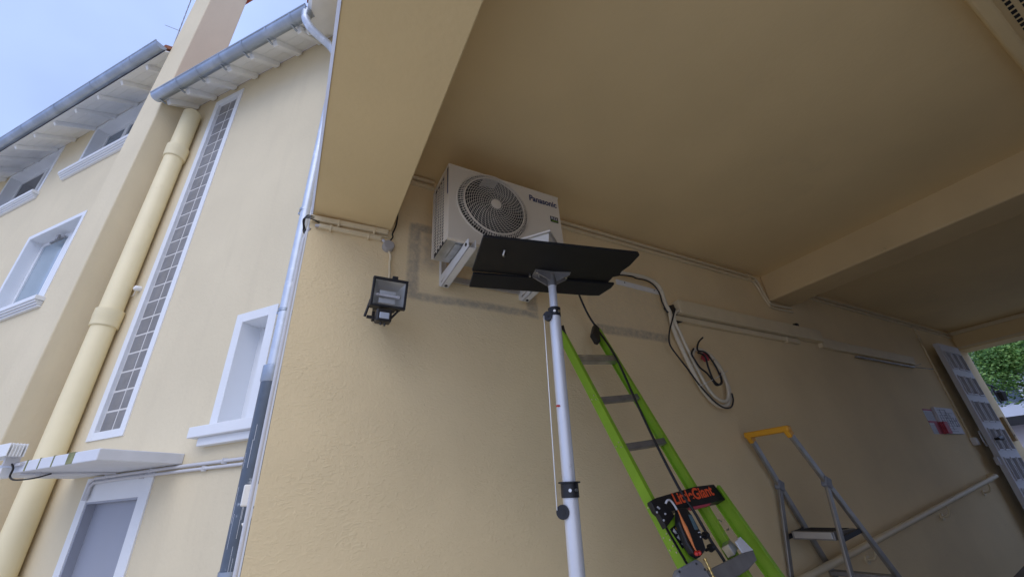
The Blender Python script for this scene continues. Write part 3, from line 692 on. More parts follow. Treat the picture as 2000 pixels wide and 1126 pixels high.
w = MB(); w.tube([(2.80, 2.283, 3.29), (2.80, 2.286, 3.29)], .006, 8); w.tube([(2.45, 2.283, 3.302), (2.45, 2.286, 3.302)], .006, 8); w.each('screw', 'blackpl', ob)

# round junction box + floodlight with motion sensor
t = thing('round_junction_box', (.432, 2.3, 3.15), 'round grey junction box above the black floodlight', 'junction box')
w = MB(); w.tube([(.432, 2.299, 3.165), (.432, 2.262, 3.165), (.432, 2.257, 3.165)], [.037, .035, .031], 28); w.build('box', 'greybox', t, smooth=40)
w = MB(); w.tube(smoothpath([(.440, 2.285, 3.13), (.452, 2.285, 3.09), (.450, 2.285, 3.05), (.452, 2.27, 2.97), (.445, 2.24, 2.88), (.43, 2.18, 2.83)], 5), .0085, 8); w.build('feed_cable', 'trunk', t, smooth=60)
w = MB(); w.tube(smoothpath([(.438, 2.28, 3.205), (.455, 2.28, 3.24), (.452, 2.285, 3.27), (.47, 2.285, 3.34), (.475, 2.285, 3.45), (.47, 2.285, 3.75)], 5), .005, 6); w.build('riser_cable', 'blackpl', t, smooth=60)
w = MB(); w.tube([(.415, 2.28, 3.185), (.392, 2.28, 3.205)], .010, 8); w.build('gland', 'conduit', t)

t = thing('floodlight', (.42, 2.3, 2.6), 'black square floodlight with silver reflector and motion sensor on the wall', 'floodlight')
Y0 = 2.05; x0, x1, z0, z1 = .322, .510, 2.640, 2.797
tilt = lambda x, y, z: (x, y + (z - 2.72) * -.25, z)
def tb(w, a0, a1, b0, b1, c0, c1):
    w.hexa([tilt(*p) for p in ((a0, b0, c0), (a1, b0, c0), (a1, b1, c0), (a0, b1, c0), (a0, b0, c1), (a1, b0, c1), (a1, b1, c1), (a0, b1, c1))])
w = MB()
tb(w, x0, x1, Y0 - .01, Y0 + .015, z0, z0 + .013); tb(w, x0, x1, Y0 - .01, Y0 + .015, z1 - .013, z1); tb(w, x0, x0 + .013, Y0 - .01, Y0 + .015, z0 + .013, z1 - .013); tb(w, x1 - .013, x1, Y0 - .01, Y0 + .015, z0 + .013, z1 - .013)
tb(w, x0 + .01, x1 - .01, Y0 + .055, Y0 + .08, z0 + .02, z1 - .02); tb(w, x0 + .13 - .03, x0 + .13 + .0, Y0 - .004, Y0 + .02, z1, z1 + .018)
tb(w, .355, .475, Y0 + .08, Y0 + .11, 2.66, 2.775)
w.build('housing', 'blackpl', t, bevel=.003)
w = MB(); a = (x0 + .013, x1 - .013, z0 + .013, z1 - .013); b_ = (x0 + .05, x1 - .05, z0 + .045, z1 - .045)
O = [tilt(a[0], Y0, a[2]), tilt(a[1], Y0, a[2]), tilt(a[1], Y0, a[3]), tilt(a[0], Y0, a[3])]; I = [tilt(b_[0], Y0 + .05, b_[2]), tilt(b_[1], Y0 + .05, b_[2]), tilt(b_[1], Y0 + .05, b_[3]), tilt(b_[0], Y0 + .05, b_[3])]
w.add(O + I, [(0, 1, 5, 4), (1, 2, 6, 5), (2, 3, 7, 6), (3, 0, 4, 7), (4, 5, 6, 7)]); w.build('reflector', 'reflector', t)
w = MB(); w.tube([tilt(.352, Y0 + .025, 2.715), tilt(.47, Y0 + .025, 2.715)], .006, 10); w.build('halogen_tube', 'paper', t, smooth=60)
w = MB(); w.tube([tilt(.345, Y0 + .025, 2.715), tilt(.362, Y0 + .025, 2.715)], .010, 10); w.tube([tilt(.462, Y0 + .025, 2.715), tilt(.478, Y0 + .025, 2.715)], .010, 10); w.each('lamp_holder', 'conduit', t)
w = MB(); w.tube([(.40, 2.10, 2.615), (.40, 2.29, 2.68)], .012, 10); w.box(.375, .425, 2.285, 2.3, 2.65, 2.71)
w.bar((.33, 2.09, 2.69), (.312, 2.13, 2.60), .008, .014); w.bar((.485, 2.09, 2.65), (.445, 2.12, 2.60), .007, .010); w.tube([(.318, 2.10, 2.588), (.358, 2.10, 2.588)], .009, 10)
w.build('wall_arm', 'blackpl', t)
w = MB(); w.box(.357, .437, 2.04, 2.10, 2.552, 2.622); ms = w.build('motion_sensor', 'blackpl', t, bevel=.008)
w = MB(); w.box(.372, .422, 2.034, 2.041, 2.563, 2.598); w.build('sensor_lens', 'sensorlens', ms, bevel=.003)
w = MB(); w.tube([(.385, 2.06, 2.548), (.385, 2.06, 2.535)], .006, 8); w.tube([(.405, 2.06, 2.548), (.405, 2.06, 2.532)], .006, 8); w.each('sensor_knob', 'blackpl', ms)

# coiled refrigerant pipes
t = thing('coiled_pipes', (3.1, 2.25, 2.6), 'coil of white insulated refrigerant pipes hanging on the passage wall', 'pipe coil')
P = [(1.5, 3.20), (1.9, 3.30), (2.2, 3.37), (2.441, 3.375), (2.588, 3.385), (2.702, 3.380), (2.797, 3.355), (2.849, 3.30), (2.862, 3.215), (2.870, 3.14), (2.895, 3.07), (2.885, 2.98), (2.895, 2.876), (2.925, 2.768), (2.955, 2.662), (2.995, 2.547), (3.035, 2.435), (3.098, 2.348), (3.167, 2.292), (3.263, 2.270), (3.350, 2.31), (3.395, 2.40), (3.395, 2.50), (3.365, 2.61), (3.30, 2.695), (3.219, 2.738), (3.139, 2.758), (3.068, 2.735), (3.028, 2.669), (3.032, 2.598)]
w = MB(); w.tube(smoothpath([(x, 2.255, z) for x, z in P], 5), .019, 12); w.build('insulated_pipe', 'insul', t, smooth=60)
P2 = [(3.0, 3.10), (2.93, 3.06), (2.905, 2.98), (2.935, 2.876), (2.965, 2.768), (3.00, 2.662), (3.04, 2.547), (3.08, 2.445), (3.13, 2.37), (3.19, 2.325), (3.27, 2.31), (3.33, 2.35), (3.36, 2.42), (3.36, 2.50), (3.335, 2.59), (3.28, 2.665)]
w = MB(); w.tube(smoothpath([(x, 2.235, z) for x, z in P2], 5), .014, 12); w.build('insulated_pipe', 'insul', t, smooth=60)
BL = [(1.9, 3.26), (2.435, 3.340), (2.544, 3.335), (2.659, 3.338), (2.748, 3.305), (2.792, 3.235), (2.80, 3.146), (2.824, 3.071), (2.842, 3.056)]
w = MB(); w.tube(smoothpath([(x, 2.23, z) for x, z in BL], 5), .0065, 8)
BL = [(2.921, 3.097), (2.848, 2.982), (2.771, 2.859), (2.737, 2.746), (2.798, 2.647), (2.876, 2.550), (2.961, 2.432), (3.042, 2.348), (3.116, 2.285), (3.203, 2.250), (3.294, 2.259), (3.348, 2.318), (3.358, 2.376)]
w.tube(smoothpath([(x, 2.21, z) for x, z in BL], 5), .0068, 8)
BL = [(3.171, 2.852), (3.092, 2.795), (3.055, 2.723), (3.147, 2.714), (3.207, 2.647), (3.243, 2.565), (3.256, 2.483), (3.226, 2.446), (3.167, 2.431), (3.134, 2.475), (3.088, 2.529), (3.020, 2.571), (2.980, 2.637), (2.964, 2.683), (3.008, 2.733)]
w.tube(smoothpath([(x, 2.20, z) for x, z in BL], 5), .0075, 8)
BL = [(3.036, 2.697), (3.113, 2.674), (3.117, 2.579), (3.134, 2.475), (3.185, 2.435), (3.240, 2.459), (3.250, 2.542)]
w.tube(smoothpath([(x, 2.19, z) for x, z in BL], 5), .008, 8)
w.build('black_cable', 'blackpl', t, smooth=60)
w = MB(); w.tube([(3.381, 2.2, 2.570), (3.17, 2.19, 2.485), (2.958, 2.2, 2.412)], .0025, 5); w.build('cable_tie', 'white_plastic', t)
w = MB(); w.bar((3.165, 2.235, 2.66), (3.20, 2.235, 2.715), .055, .05, up=(0, 1, 0)); w.build('red_tape', 'redink', t, bevel=.008)
w = MB(); w.prism([(2.865, 2.262, 3.125), (2.985, 2.262, 3.175), (2.998, 2.262, 3.10), (2.995, 2.262, 3.03), (3.065, 2.255, 3.035), (3.06, 2.255, 3.015), (2.975, 2.262, 2.985), (2.93, 2.262, 3.00), (2.94, 2.262, 3.06)], (0, .03, 0)); w.build('end_plug', 'blackpl', t, bevel=.004)

# ------------------------------------------------------------------ lifting mast with black board
t = thing('lifting_mast', (1.0, 1.45, 0), 'silver telescopic lifting mast holding up a black board below the unit', 'lifting mast')
def ax(z): return (.982 + .0237 * (z - 1.438), 1.396 - .0178 * (z - 1.438), z)
w = MB(); w.tube([ax(0), ax(1.70)], .0283, 32); w.build('lower_tube', 'alu_pole', t, smooth=60)
w = MB(); w.tube([ax(1.70), ax(2.42)], .0250, 32); w.build('middle_tube', 'alu_pole', t, smooth=60)
w = MB(); w.tube([ax(2.41), ax(2.585)], .018, 28); w.build('upper_tube', 'alu_pole', t, smooth=60)
for z, r, h in ((1.724, .033, .047), (2.427, .027, .034)):
    w = MB(); w.tube([ax(z - h), ax(z), ax(z + .001), ax(z + .006)], [r, r, r + (.008 if z < 2 else .001), r + (.008 if z < 2 else .001)], 28); cl = w.build('collar', 'blackpl', t, smooth=40)
    w = MB(); p = Vector(ax(z - h / 2))
    for dx, dy in ((-.55, -.83), (.15, -.98)): w.tube([p + Vector((dx * r, dy * r, 0)), p + Vector((dx * (r + .004), dy * (r + .004), 0))], .006, 10)
    w.each('collar_bolt', 'steel', cl)
for z, r in ((1.633, .024), (2.392, .021)):
    p = Vector(ax(z)) + Vector((-.033, .004, 0)); w = MB(); w.tube([p + Vector((-.008, -.006, 0)), p + Vector((.008, .006, 0))], r, 24)
    w.tube([p + Vector((-.008, -.012, 0)), p + Vector((.008, .012, 0))], .008, 12); w.build('pulley', 'blackpl', t, smooth=40)
w = MB(); w.tube([Vector(ax(2.395)) + Vector((-.050, .012, 0)), Vector(ax(1.64)) + Vector((-.056, .010, 0))], .0022, 6); w.build('lift_cable', 'steel', t)
w = MB(); w.box(.962, .975, 1.372, 1.382, 2.0, 2.006); w.build('indicator', 'red', t)
w = MB()
for a in (0, 90, 180, 270):
    c, s = math.cos(math.radians(a + 30)), math.sin(math.radians(a + 30)); w.tube([(.98, 1.467, .12), (.98 + .5 * c, 1.467 + .5 * s, .04)], .02, 10)
w.each('base_leg', 'alu_pole', t)
# board
Bo = Vector((.585, 1.21, 2.60)); e1 = Vector((.685, -.15, 0)).normalized(); e2 = Vector((.1, .376, 0)).normalized()
def bp(a, b, h=0): return Bo + e1 * a + e2 * b + Vector((0, 0, h))
w = MB(); w.prism([bp(0, 0), bp(.69, 0), bp(.703, .012), bp(.703, .10), bp(.690, .16), bp(.697, .20), bp(.672, .215), bp(.672, .272), bp(-.004, .272)], (0, 0, .013))
pl = w.build('platform_board', 'blackboard', t, bevel=.002)
w = MB(); w.prism([bp(.001, .272, -.012), bp(.700, .262, -.012), bp(.702, .30, -.012), bp(.672, .384, -.016), bp(.62, .392, -.016), bp(.0, .392, -.016)], (0, 0, .012)); w.build('platform_flap', 'blackboard2', pl, bevel=.002)
w = MB(); w.tube(smoothpath([bp(.102, .070, -.004), bp(.100, .088, -.016), bp(.105, .105, -.010), bp(.112, .115, -.004)], 4), .004, 8); w.build('hook', 'steel', pl)
w = MB()
cx, cy = .362, .240
for sgn in (-1, 1):
    w.prism([bp(cx + sgn * .086, cy - .038, -.003), bp(cx + sgn * .086, cy + .022, -.003), bp(cx + sgn * .010, cy + .030, -.003), bp(cx + sgn * .010, cy - .030, -.003)], (0, 0, .003))
    for e in (-.030, .020):
        w.prism([bp(cx + sgn * .084, cy + e, -.003), bp(cx + sgn * .084, cy + e, -.010), bp(cx + sgn * .016, cy + e + .006, -.045), bp(cx + sgn * .010, cy + e + .006, -.003)], e2 * .004)
w.prism([bp(cx - .02, cy - .030, -.004), bp(cx + .02, cy - .030, -.004), bp(cx + .02, cy + .034, -.004), bp(cx - .02, cy + .034, -.004)], (0, 0, .004))
w.tube([Vector(ax(2.545)), Vector(ax(2.597))], .021, 20)
mt = w.build('mount_plate', 'alu_dull', t)
w = MB()
for a, b2 in ((-.075, -.025), (-.055, .012), (.075, -.0), (-.10, .012), (.05, .015)): w.tube([bp(cx + a, cy + b2, -.014), bp(cx + a, cy + b2, -.001)], .0045, 8)
w.each('bolt', 'steel', mt)

# white tray standing on the board
t = thing('white_tray', (.9, 1.4, 2.613), 'open white plastic tray lying on top of the black lift board', 'tray')
def tr(cx, cy, z, a, b, ang=38):
    c, s = math.cos(math.radians(ang)), math.sin(math.radians(ang)); return [(cx + x * c - y * s, cy + x * s + y * c, z) for x, y in ((-a, -b), (a, -b), (a, b), (-a, b))]
cx, cy = .945, 1.350; lo = tr(cx, cy, 2.615, .070, .055); hi = tr(cx, cy, 2.726, .090, .076); hi2 = tr(cx, cy, 2.728, .100, .086); hi3 = tr(cx, cy, 2.736, .100, .086)
w = MB(); w.add(lo + hi + hi2 + hi3, [(0, 1, 2, 3)] + [(i, (i + 1) % 4, 4 + (i + 1) % 4, 4 + i) for i in range(4)] + [(4 + i, 4 + (i + 1) % 4, 8 + (i + 1) % 4, 8 + i) for i in range(4)] + [(8 + i, 8 + (i + 1) % 4, 12 + (i + 1) % 4, 12 + i) for i in range(4)])
w.build('tray_body', 'unit', t)

# ------------------------------------------------------------------ green ladder leaning on the wall
t = thing('fibreglass_ladder', (1.9, 1.12, 0), 'bright green fibreglass ladder with metal rungs leaning on the wall', 'ladder')
SL = .3839; ln = Vector((0, -.9336, .3584))
def lp(x, z, off=0): return Vector((x, 2.051 + SL * (z - 2.425), z)) + ln * off
def lq(x, z, off=0): return lp(x - 1.2 * off, z - .30 * off, off)   # part mounted proud of the rails, shifted towards the left rail
def rail(name, xa, za, xb, zb, m, dep=.055, wd=.022, off=0):
    w = MB(); c = []
    for (x, z) in ((xb, zb), (xa, za)):
        for dx, do in ((0, off + dep / 2), (wd, off + dep / 2), (wd, off - dep / 2), (0, off - dep / 2)): c.append(lp(x + dx, z, do))
    w.hexa(c); return w.build(name, m, t, bevel=.003)
xl = lambda z: 1.582 + (2.677 - z) * .120 + .005
xr = lambda z: 1.934 + (2.743 - z) * .120
def railU(xf, za, zb, dep, off=0, flip=1, name='fly_rail'):
    w = MB(); wd = .024
    def seg(x0, x1, o0, o1):
        c = []
        for z in (zb, za):
            for dx, do in ((x0, o1), (x1, o1), (x1, o0), (x0, o0)): c.append(lp(xf(z) + dx, z, off + do))
        w.hexa(c)
    seg(0, .004, -dep / 2, dep / 2) if flip > 0 else seg(wd - .004, wd, -dep / 2, dep / 2)
    if flip > 0: seg(.004, wd, dep / 2 - .004, dep / 2); seg(.004, wd, -dep / 2, -dep / 2 + .004)
    else: seg(0, wd - .004, dep / 2 - .004, dep / 2); seg(0, wd - .004, -dep / 2, -dep / 2 + .004)
    return w.build(name, 'green', t)
fl = railU(xl, 2.70, .02, .062); frr = railU(xr, 2.745, .62, .062, flip=-1)
# wider base section
xbl = lambda z: 1.722 - .030 + (1.63 - z) * .165
xbr = lambda z: 2.205 + (1.60 - z) * .22
br_ = lambda f, za, zb, dep, off, flip: railU(f, za, zb, dep, off, flip, 'base_rail')
b2_ = br_(xbr, 1.66, .02, .085, .03, -1)
for i, (zl, zr, h) in enumerate(((2.462, 2.498, .072), (2.177, 2.222, .036), (1.899, 1.937, .036), (1.60, 1.63, .036), (1.30, 1.33, .036), (1.0, 1.03, .036), (.72, .74, .036))):
    w = MB(); a = lp(xl(zl) + .006, zl); b = lp(xr(zr) + .018, zr)
    up = Vector((0, SL, 1)).normalized()
    if i == 0:
        w.bar(a, b, .045, h * .6, up=up)
        w.tube([a + up * .012, b + up * .012], .026, 16)
    else: w.bar(a, b, .036, h, up=up)
    w.build('rung', 'alu_dull' if i else 'galv', t, bevel=.006, seg=3)
for (x, z) in ((1.955, 2.70),):
    w = MB(); w.prism([lp(x - .075, z + .02, .035), lp(x - .095, z - .01, .035), lp(x - .088, z - .075, .035), lp(x - .060, z - .08, .035), lp(x - .030, z + .0, .035), lp(x - .005, z + .045, .035), lp(x - .03, z + .085, .035)], ln * -.045); w.build('wall_pad', 'blackpl', t, bevel=.004)
w = MB(); w.prism([lp(1.575, 2.70, .035), lp(1.61, 2.64, .035), lp(1.62, 2.72, .035)], ln * -.06); w.build('wall_pad', 'blackpl', t, bevel=.002)
# black head cap with lettering
w = MB(); w.prism([lq(1.765, 1.636, .055), lq(1.80, 1.648, .055), lq(2.10, 1.685, .055), lq(2.262, 1.690, .055), lq(2.285, 1.61, .055), lq(1.925, 1.590, .055), lq(1.83, 1.582, .055)], ln * -.060)
cap = w.build('head_cap', 'blackpl', t, bevel=.004)
w = MB(); w.prism([lq(1.742, 1.635, .066), lq(1.80, 1.648, .066), lq(1.845, 1.60, .066), lq(1.855, 1.562, .066), lq(1.768, 1.520, .066), lq(1.764, 1.548, .066), lq(1.760, 1.575, .066), lq(1.746, 1.59, .066)], ln * -.03); sp_ = w.build('cap_side_plate', 'blackpl', cap, bevel=.003)
w = MB()
for (x, z) in ((1.772, 1.605), (1.778, 1.60), (1.80, 1.575), (1.772, 1.55), (1.752, 1.585)): w.tube([lq(x, z, .067), lq(x, z, .071)], .005, 8)
w.each('rivet', 'alu_dull', sp_)
xd = (lq(2.24, 1.628, .056) - lq(1.90, 1.597, .056)).normalized(); yd = (lq(1.9, 1.64, 0) - lq(1.9, 1.60, 0)).normalized()
text_mesh("LittleGiant", 'cap_lettering', 'redtext', cap, lq(1.900, 1.607, .0565), xd, yd, .058, .322, bold=.03)
w = MB(); w.prism([lq(2.0, 1.582, .05), lq(2.14, 1.592, .05), lq(2.16, 1.605, .05), lq(1.98, 1.597, .05)], ln * -.02); w.build('cap_stripe', 'redink', cap)
# pictogram sticker on the base rail
w = MB(); w.prism([lq(1.770, 1.535, .050), lq(1.875, 1.575, .050), lq(1.905, 1.40, .050), lq(1.802, 1.365, .050)], ln * -.006); pn = w.build('side_panel', 'green', t)
w = MB(); w.prism([lq(1.755, 1.536, .051), lq(1.769, 1.535, .051), lq(1.801, 1.365, .051), lq(1.788, 1.365, .051)], ln * -.004); w.build('panel_gap', 'blackpl', pn)
w = MB(); w.prism([lq(1.783, 1.512, .052), lq(1.832, 1.527, .052), lq(1.850, 1.450, .052), lq(1.806, 1.432, .052)], ln * -.002); stk = w.build('safety_sticker', 'blackpl', pn)
w = MB(); y_ = MB()
for k in range(3):
    z = 1.503 - k * .026; x = 1.796 + k * .009
    w.prism([lq(x, z, .0535), lq(x + .014, z + .010, .0535), lq(x + .022, z - .004, .0535), lq(x + .012, z - .012, .0535)], ln * -.001)
    w.prism([lq(x + .006, z - .012, .0535), lq(x + .018, z - .006, .0535), lq(x + .024, z - .012, .0535)], ln * -.001)
    y_.prism([lq(x + .026, z + .012, .0535), lq(x + .034, z + .014, .0535), lq(x + .037, z + .004, .0535), lq(x + .029, z + .002, .0535)], ln * -.001)
w.each('pictogram', 'conduit', stk); y_.each('pictogram_arrow', 'yellow', stk)
# step plate, lower hinge, bolts
w = MB(); w.prism([lq(1.90, 1.345, .07), lq(2.175, 1.380, .07), lq(2.275, 1.385, .07), lq(2.262, 1.345, .07), lq(2.17, 1.318, .07), lq(1.90, 1.275, .07)], ln * -.12); w.build('step', 'alu_dull', t, bevel=.004)
w = MB(); w.prism([lq(2.185, 1.43, .075), lq(2.235, 1.445, .075), lq(2.275, 1.385, .075), lq(2.19, 1.382, .075)], ln * -.01); w.build('rail_shield', 'concrete', t, bevel=.002)
w = MB(); w.prism([lq(1.712, 1.350, .078), lq(1.745, 1.372, .078), lq(1.872, 1.392, .078), lq(1.892, 1.375, .078), lq(1.905, 1.29, .078), lq(1.88, 1.22, .078), lq(1.73, 1.20, .078), lq(1.708, 1.30, .078)], ln * -.05); hg = w.build('rung_lock', 'greypl', t, bevel=.01, seg=3)
w = MB(); w.tube([lq(1.765, 1.305, .078), lq(1.765, 1.305, .090)], .024, 20); w.build('lock_button', 'red', hg, bevel=.004)
w = MB()
for (x, z) in ((1.73, 1.36), (1.85, 1.375), (1.885, 1.35), (1.84, 1.31)): w.tube([lq(x, z, .078), lq(x, z, .082)], .005, 8)
w.each('lock_screw', 'blackpl', hg)
w = MB()
for zc in (2.185, 1.905, 1.60, 1.47, 1.42):
    for dx, dz in ((-.003, .012), (.016, -.006), (.016, .02)): w.tube([lp(xl(zc + dz) - .001, zc + dz, dx * 1.6 - .01), lp(xl(zc + dz) - .005, zc + dz, dx * 1.6 - .01)], .004, 8)
for (x, z) in ((2.105, 1.51), (2.115, 1.505), (2.125, 1.465), (2.137, 1.468)): w.tube([lp(x, z, .036), lp(x, z, .040)], .004, 8)
w.each('rail_bolt', 'steel', t)
w = MB(); w.prism([lq(2.12, 1.42, .05), lq(2.15, 1.44, .05), lq(2.18, 1.40, .05), lq(2.13, 1.375, .05)], ln * -.05); w.build('hinge', 'galv', t, bevel=.004)
for x in (1.95, 2.52):
    w = MB(); w.box(x - .03, x + .05, 1.00, 1.12, 0, .04); w.build('foot', 'blackpl', t, bevel=.01)

# black hose / cable hanging along the ladder
w = MB(); w.tube(smoothpath([(1.28, 1.50, 2.62), (1.55, 1.83, 2.82), (1.766, 2.10, 2.986), (1.86, 2.15, 2.87), (1.926, 2.15, 2.759), (1.935, 2.02, 2.50), (1.930, 1.90, 2.15), (1.918, 1.79, 1.87), (1.915, 1.70, 1.66), (1.925, 1.66, 1.58), (1.95, 1.62, 1.45), (1.99, 1.58, 1.30), (2.0, 1.5, .9)], 6), .0075, 8)
tag(w.build('gauge_hose', 'blackpl', None, smooth=60), 'long black hose running from the black board down along the ladder', 'hose')
# digital gauge set hanging on the ladder
t = thing('digital_gauge', (1.93, 1.6, 1.45), 'black digital pressure gauge set with orange trim hung on the ladder', 'pressure gauge')
O_ = .10
def gq(x, z, off=0): return lq(x + .036 - (1.59 - z) * .37, 1.60 + (z - 1.60) * .90, off)
w = MB(); w.prism([gq(1.872, 1.595, O_), gq(1.925, 1.592, O_), gq(1.955, 1.555, O_), gq(1.985, 1.48, O_), gq(1.992, 1.40, O_), gq(1.94, 1.375, O_), gq(1.90, 1.395, O_), gq(1.875, 1.44, O_), gq(1.852, 1.53, O_)], ln * -.035); bd = w.build('body', 'blackpl', t, bevel=.008, seg=3)
w = MB(); w.prism([gq(1.925, 1.558, O_ + .001), gq(1.948, 1.555, O_ + .001), gq(1.968, 1.488, O_ + .001), gq(1.945, 1.487, O_ + .001)], ln * .002); w.build('display', 'lcd', bd)
w = MB(); P = [gq(1.862, 1.585, O_ + .004), gq(1.870, 1.56, O_ + .005), gq(1.878, 1.53, O_ + .005), gq(1.888, 1.50, O_ + .005), gq(1.90, 1.46, O_ + .005), gq(1.912, 1.42, O_ + .005), gq(1.922, 1.40, O_ + .004)]
w.tube(P, [.003, .004, .007, .010, .008, .004, .003], 8); w.build('rubber_trim', 'orange', bd, smooth=60)
w = MB(); w.tube(smoothpath([gq(1.790, 1.618, O_), gq(1.805, 1.632, O_ + .01), gq(1.825, 1.632, O_ + .01), gq(1.845, 1.61, O_ + .008), gq(1.857, 1.585, O_ + .004)], 5), .005, 8); w.build('hanging_hook', 'conduit', bd, smooth=60)
w = MB()
for (x, z) in ((1.918, 1.392), (1.938, 1.392)): w.tube([gq(x, z - .0, O_ - .01), gq(x, z, O_ + .012), gq(x, z, O_ + .016)], [.010, .010, .006], 16)
w.each('valve_cap', 'red', t, smooth=50)
w = MB()
for (x, z) in ((2.0, 1.455), (2.015, 1.40)):
    w.tube([gq(x - .03, z - .005, O_ - .02), gq(x, z, O_ - .02), gq(x + .001, z, O_ - .02), gq(x + .022, z + .004, O_ - .02)], [.006, .007, .017, .015], 14)
w.each('valve_knob', 'blackpl', t, smooth=40)
w = MB()
for k in range(5): w.tube([gq(1.965 + k * .006, 1.365 - k * .018, O_ - .01), gq(1.968 + k * .006, 1.355 - k * .018, O_ - .01)], .008 - (k % 2) * .002, 10)
w.tube([gq(1.965, 1.365, O_ - .01), gq(1.995, 1.275, O_ - .01)], .0045, 8)
w.build('brass_fitting', 'brass', t)
w = MB()
for i in range(3): w.tube([gq(1.965 + i * .006, 1.475, O_ + .001), gq(1.965 + i * .006, 1.475, O_ + .003)], .002, 6)
w.tube([gq(1.972, 1.455, O_ + .001), gq(1.972, 1.455, O_ + .003)], .003, 8); w.each('button', 'conduit', bd)

# ------------------------------------------------------------------ step ladder by the wall
t = thing('step_ladder', (3.7, 2.05, .15), 'aluminium step ladder with yellow top handle standing by the wall', 'step ladder')
def sl_(z, side):      # climbing rail; side 0 near wall, 1 near camera
    k = 2.038 - z; x = 3.423 + .617 * k
    return Vector((x, (2.215 + .065 * k) if side == 0 else (1.905 - .065 * k), z))
def sb(z, side):
    k = 1.657 - z; x = 3.658 - .287 * k
    return Vector((x, (2.242 + .04 * k) if side == 0 else (1.883 - .045 * k), z))
zf = .14
for sd_ in (0, 1):
    w = MB(); w.bar(sl_(2.02, sd_), sl_(zf, sd_), .024, .055, up=(1, 0, .6)); w.build('climbing_rail', 'alu_shaded', t, bevel=.006)
    w = MB(); w.bar(sb(1.64, sd_), sb(zf, sd_), .024, .042, up=(1, 0, 0)); w.build('rear_leg', 'alu_shaded', t, bevel=.006)
    w = MB(); p = sb(1.657, sd_); w.bar(p + Vector((.02, 0, .035)), p + Vector((-.012, 0, -.035)), .045, .075, up=(1, 0, 0)); w.build('hinge_block', 'greypl', t, bevel=.012, seg=3)
a = sl_(2.038, 0) + Vector((0, .03, 0)); b = sl_(2.038, 1) - Vector((0, .03, 0))
w = MB(); w.bar(a, b, .055, .045, up=(0, 0, 1)); w.bar(sl_(2.05, 0), sl_(1.985, 0), .040, .062, up=(1, 0, 0)); w.bar(sl_(2.05, 1), sl_(1.985, 1), .040, .062, up=(1, 0, 0)); w.build('top_handle', 'yellow', t, bevel=.012, seg=3)
# platform
c0, c1 = sl_(1.345, 0), sl_(1.345, 1)
w = MB(); w.hexa([(3.58, 2.22, 1.29), (3.58, 1.915, 1.29), (3.84, 1.89, 1.325), (3.84, 2.24, 1.325), (3.58, 2.22, 1.345), (3.58, 1.915, 1.345), (3.84, 1.89, 1.348), (3.84, 2.24, 1.348)]); pf = w.build('platform', 'alu_dull', t, bevel=.006)
w = MB()
for k in range(10): w.box(3.60 + k * .024, 3.608 + k * .024, 1.93, 2.20, 1.347, 1.3505)
w.build('tread_rib', 'blackpl', pf)
w = MB(); w.box(3.572, 3.58, 1.93, 2.20, 1.30, 1.342); w.build('front_lip', 'alu', pf, bevel=.003)
for sd_ in (0, 1):
    w = MB(); w.bar(sb(1.30, sd_), sl_(1.34, sd_), .012, .03); w.build('platform_stay', 'blackpl', t)
for z in (1.03, .75, .47):
    w = MB(); a, b = sl_(z, 0), sl_(z, 1); w.box(a.x - .04, a.x + .045, b.y, a.y, z - .02, z + .01); w.build('tread', 'alu_dull', t, bevel=.004)
for z in (.9, .4):
    w = MB(); w.bar(sb(z, 0), sb(z, 1), .02, .03); w.build('rear_brace', 'alu_shaded', t)

# ------------------------------------------------------------------ handrail
t = thing('handrail', (6.2, 2.2, 1.3), 'pale wall handrail sloping up along the passage towards the shutter', 'handrail')
hz = lambda x: 1.68 + (-.612 + .1155 * (x - 3.93)) * .96
w = MB(); w.tube([(2.5, 2.21, hz(2.5)), (8.22, 2.21, hz(8.22)), (8.30, 2.215, hz(8.3)), (8.34, 2.24, hz(8.34)), (8.35, 2.3, hz(8.35))], .026, 16); w.build('rail', 'trunk', t, smooth=60)
for x in (3.0, 4.65, 6.45, 7.9):
    w = MB(); w.tube(smoothpath([(x, 2.21, hz(x) - .02), (x, 2.212, hz(x) - .08), (x, 2.24, hz(x) - .12), (x, 2.30, hz(x) - .13)], 4), .010, 8); w.tube([(x, 2.285, hz(x) - .13), (x, 2.3, hz(x) - .13)], .032, 14); w.build('rail_bracket', 'trunk', t, smooth=50)

# ------------------------------------------------------------------ notices
t = thing('notice_board', (7.9, 2.28, 2.27), 'thick white framed safety plan near the shutter, right of the paper notice', 'notice')
w = MB(); w.box(7.62, 8.22, 2.265, 2.298, 2.10, 2.44); w.build('panel', 'paper', t, bevel=.004)
w = MB(); rnd = random.Random(3)
for i in range(9): z = 2.13 + i * .034; w.box(7.66 + rnd.random() * .03, 8.18 - rnd.random() * .25, 2.263, 2.265, z, z + .004)
for i in range(7): x = 7.68 + i * .08; w.box(x, x + .006, 2.262, 2.265, 2.12 + rnd.random() * .1, 2.42 - rnd.random() * .12)
for i in range(8): x = 7.72 + rnd.random() * .42; z = 2.18 + rnd.random() * .2; w.box(x, x + .03, 2.261, 2.265, z, z + .012)
w.build('print', 'ink', t)
t = thing('paper_notice', (7.45, 2.29, 2.25), 'flat paper notice with a dark red band, left of the framed plan', 'notice')
w = MB(); w.box(7.33, 7.60, 2.294, 2.299, 2.10, 2.41); w.build('sheet', 'paper', t)
w = MB(); w.box(7.331, 7.599, 2.291, 2.295, 2.235, 2.262); w.box(7.48, 7.599, 2.290, 2.295, 2.10, 2.262); w.box(7.331, 7.599, 2.291, 2.295, 2.39, 2.41); w.build('red_band', 'redink', t)
w = MB()
for i in range(8): w.box(7.35, 7.58 - (i % 3) * .03, 2.292, 2.295, 2.275 + i * .013, 2.278 + i * .013)
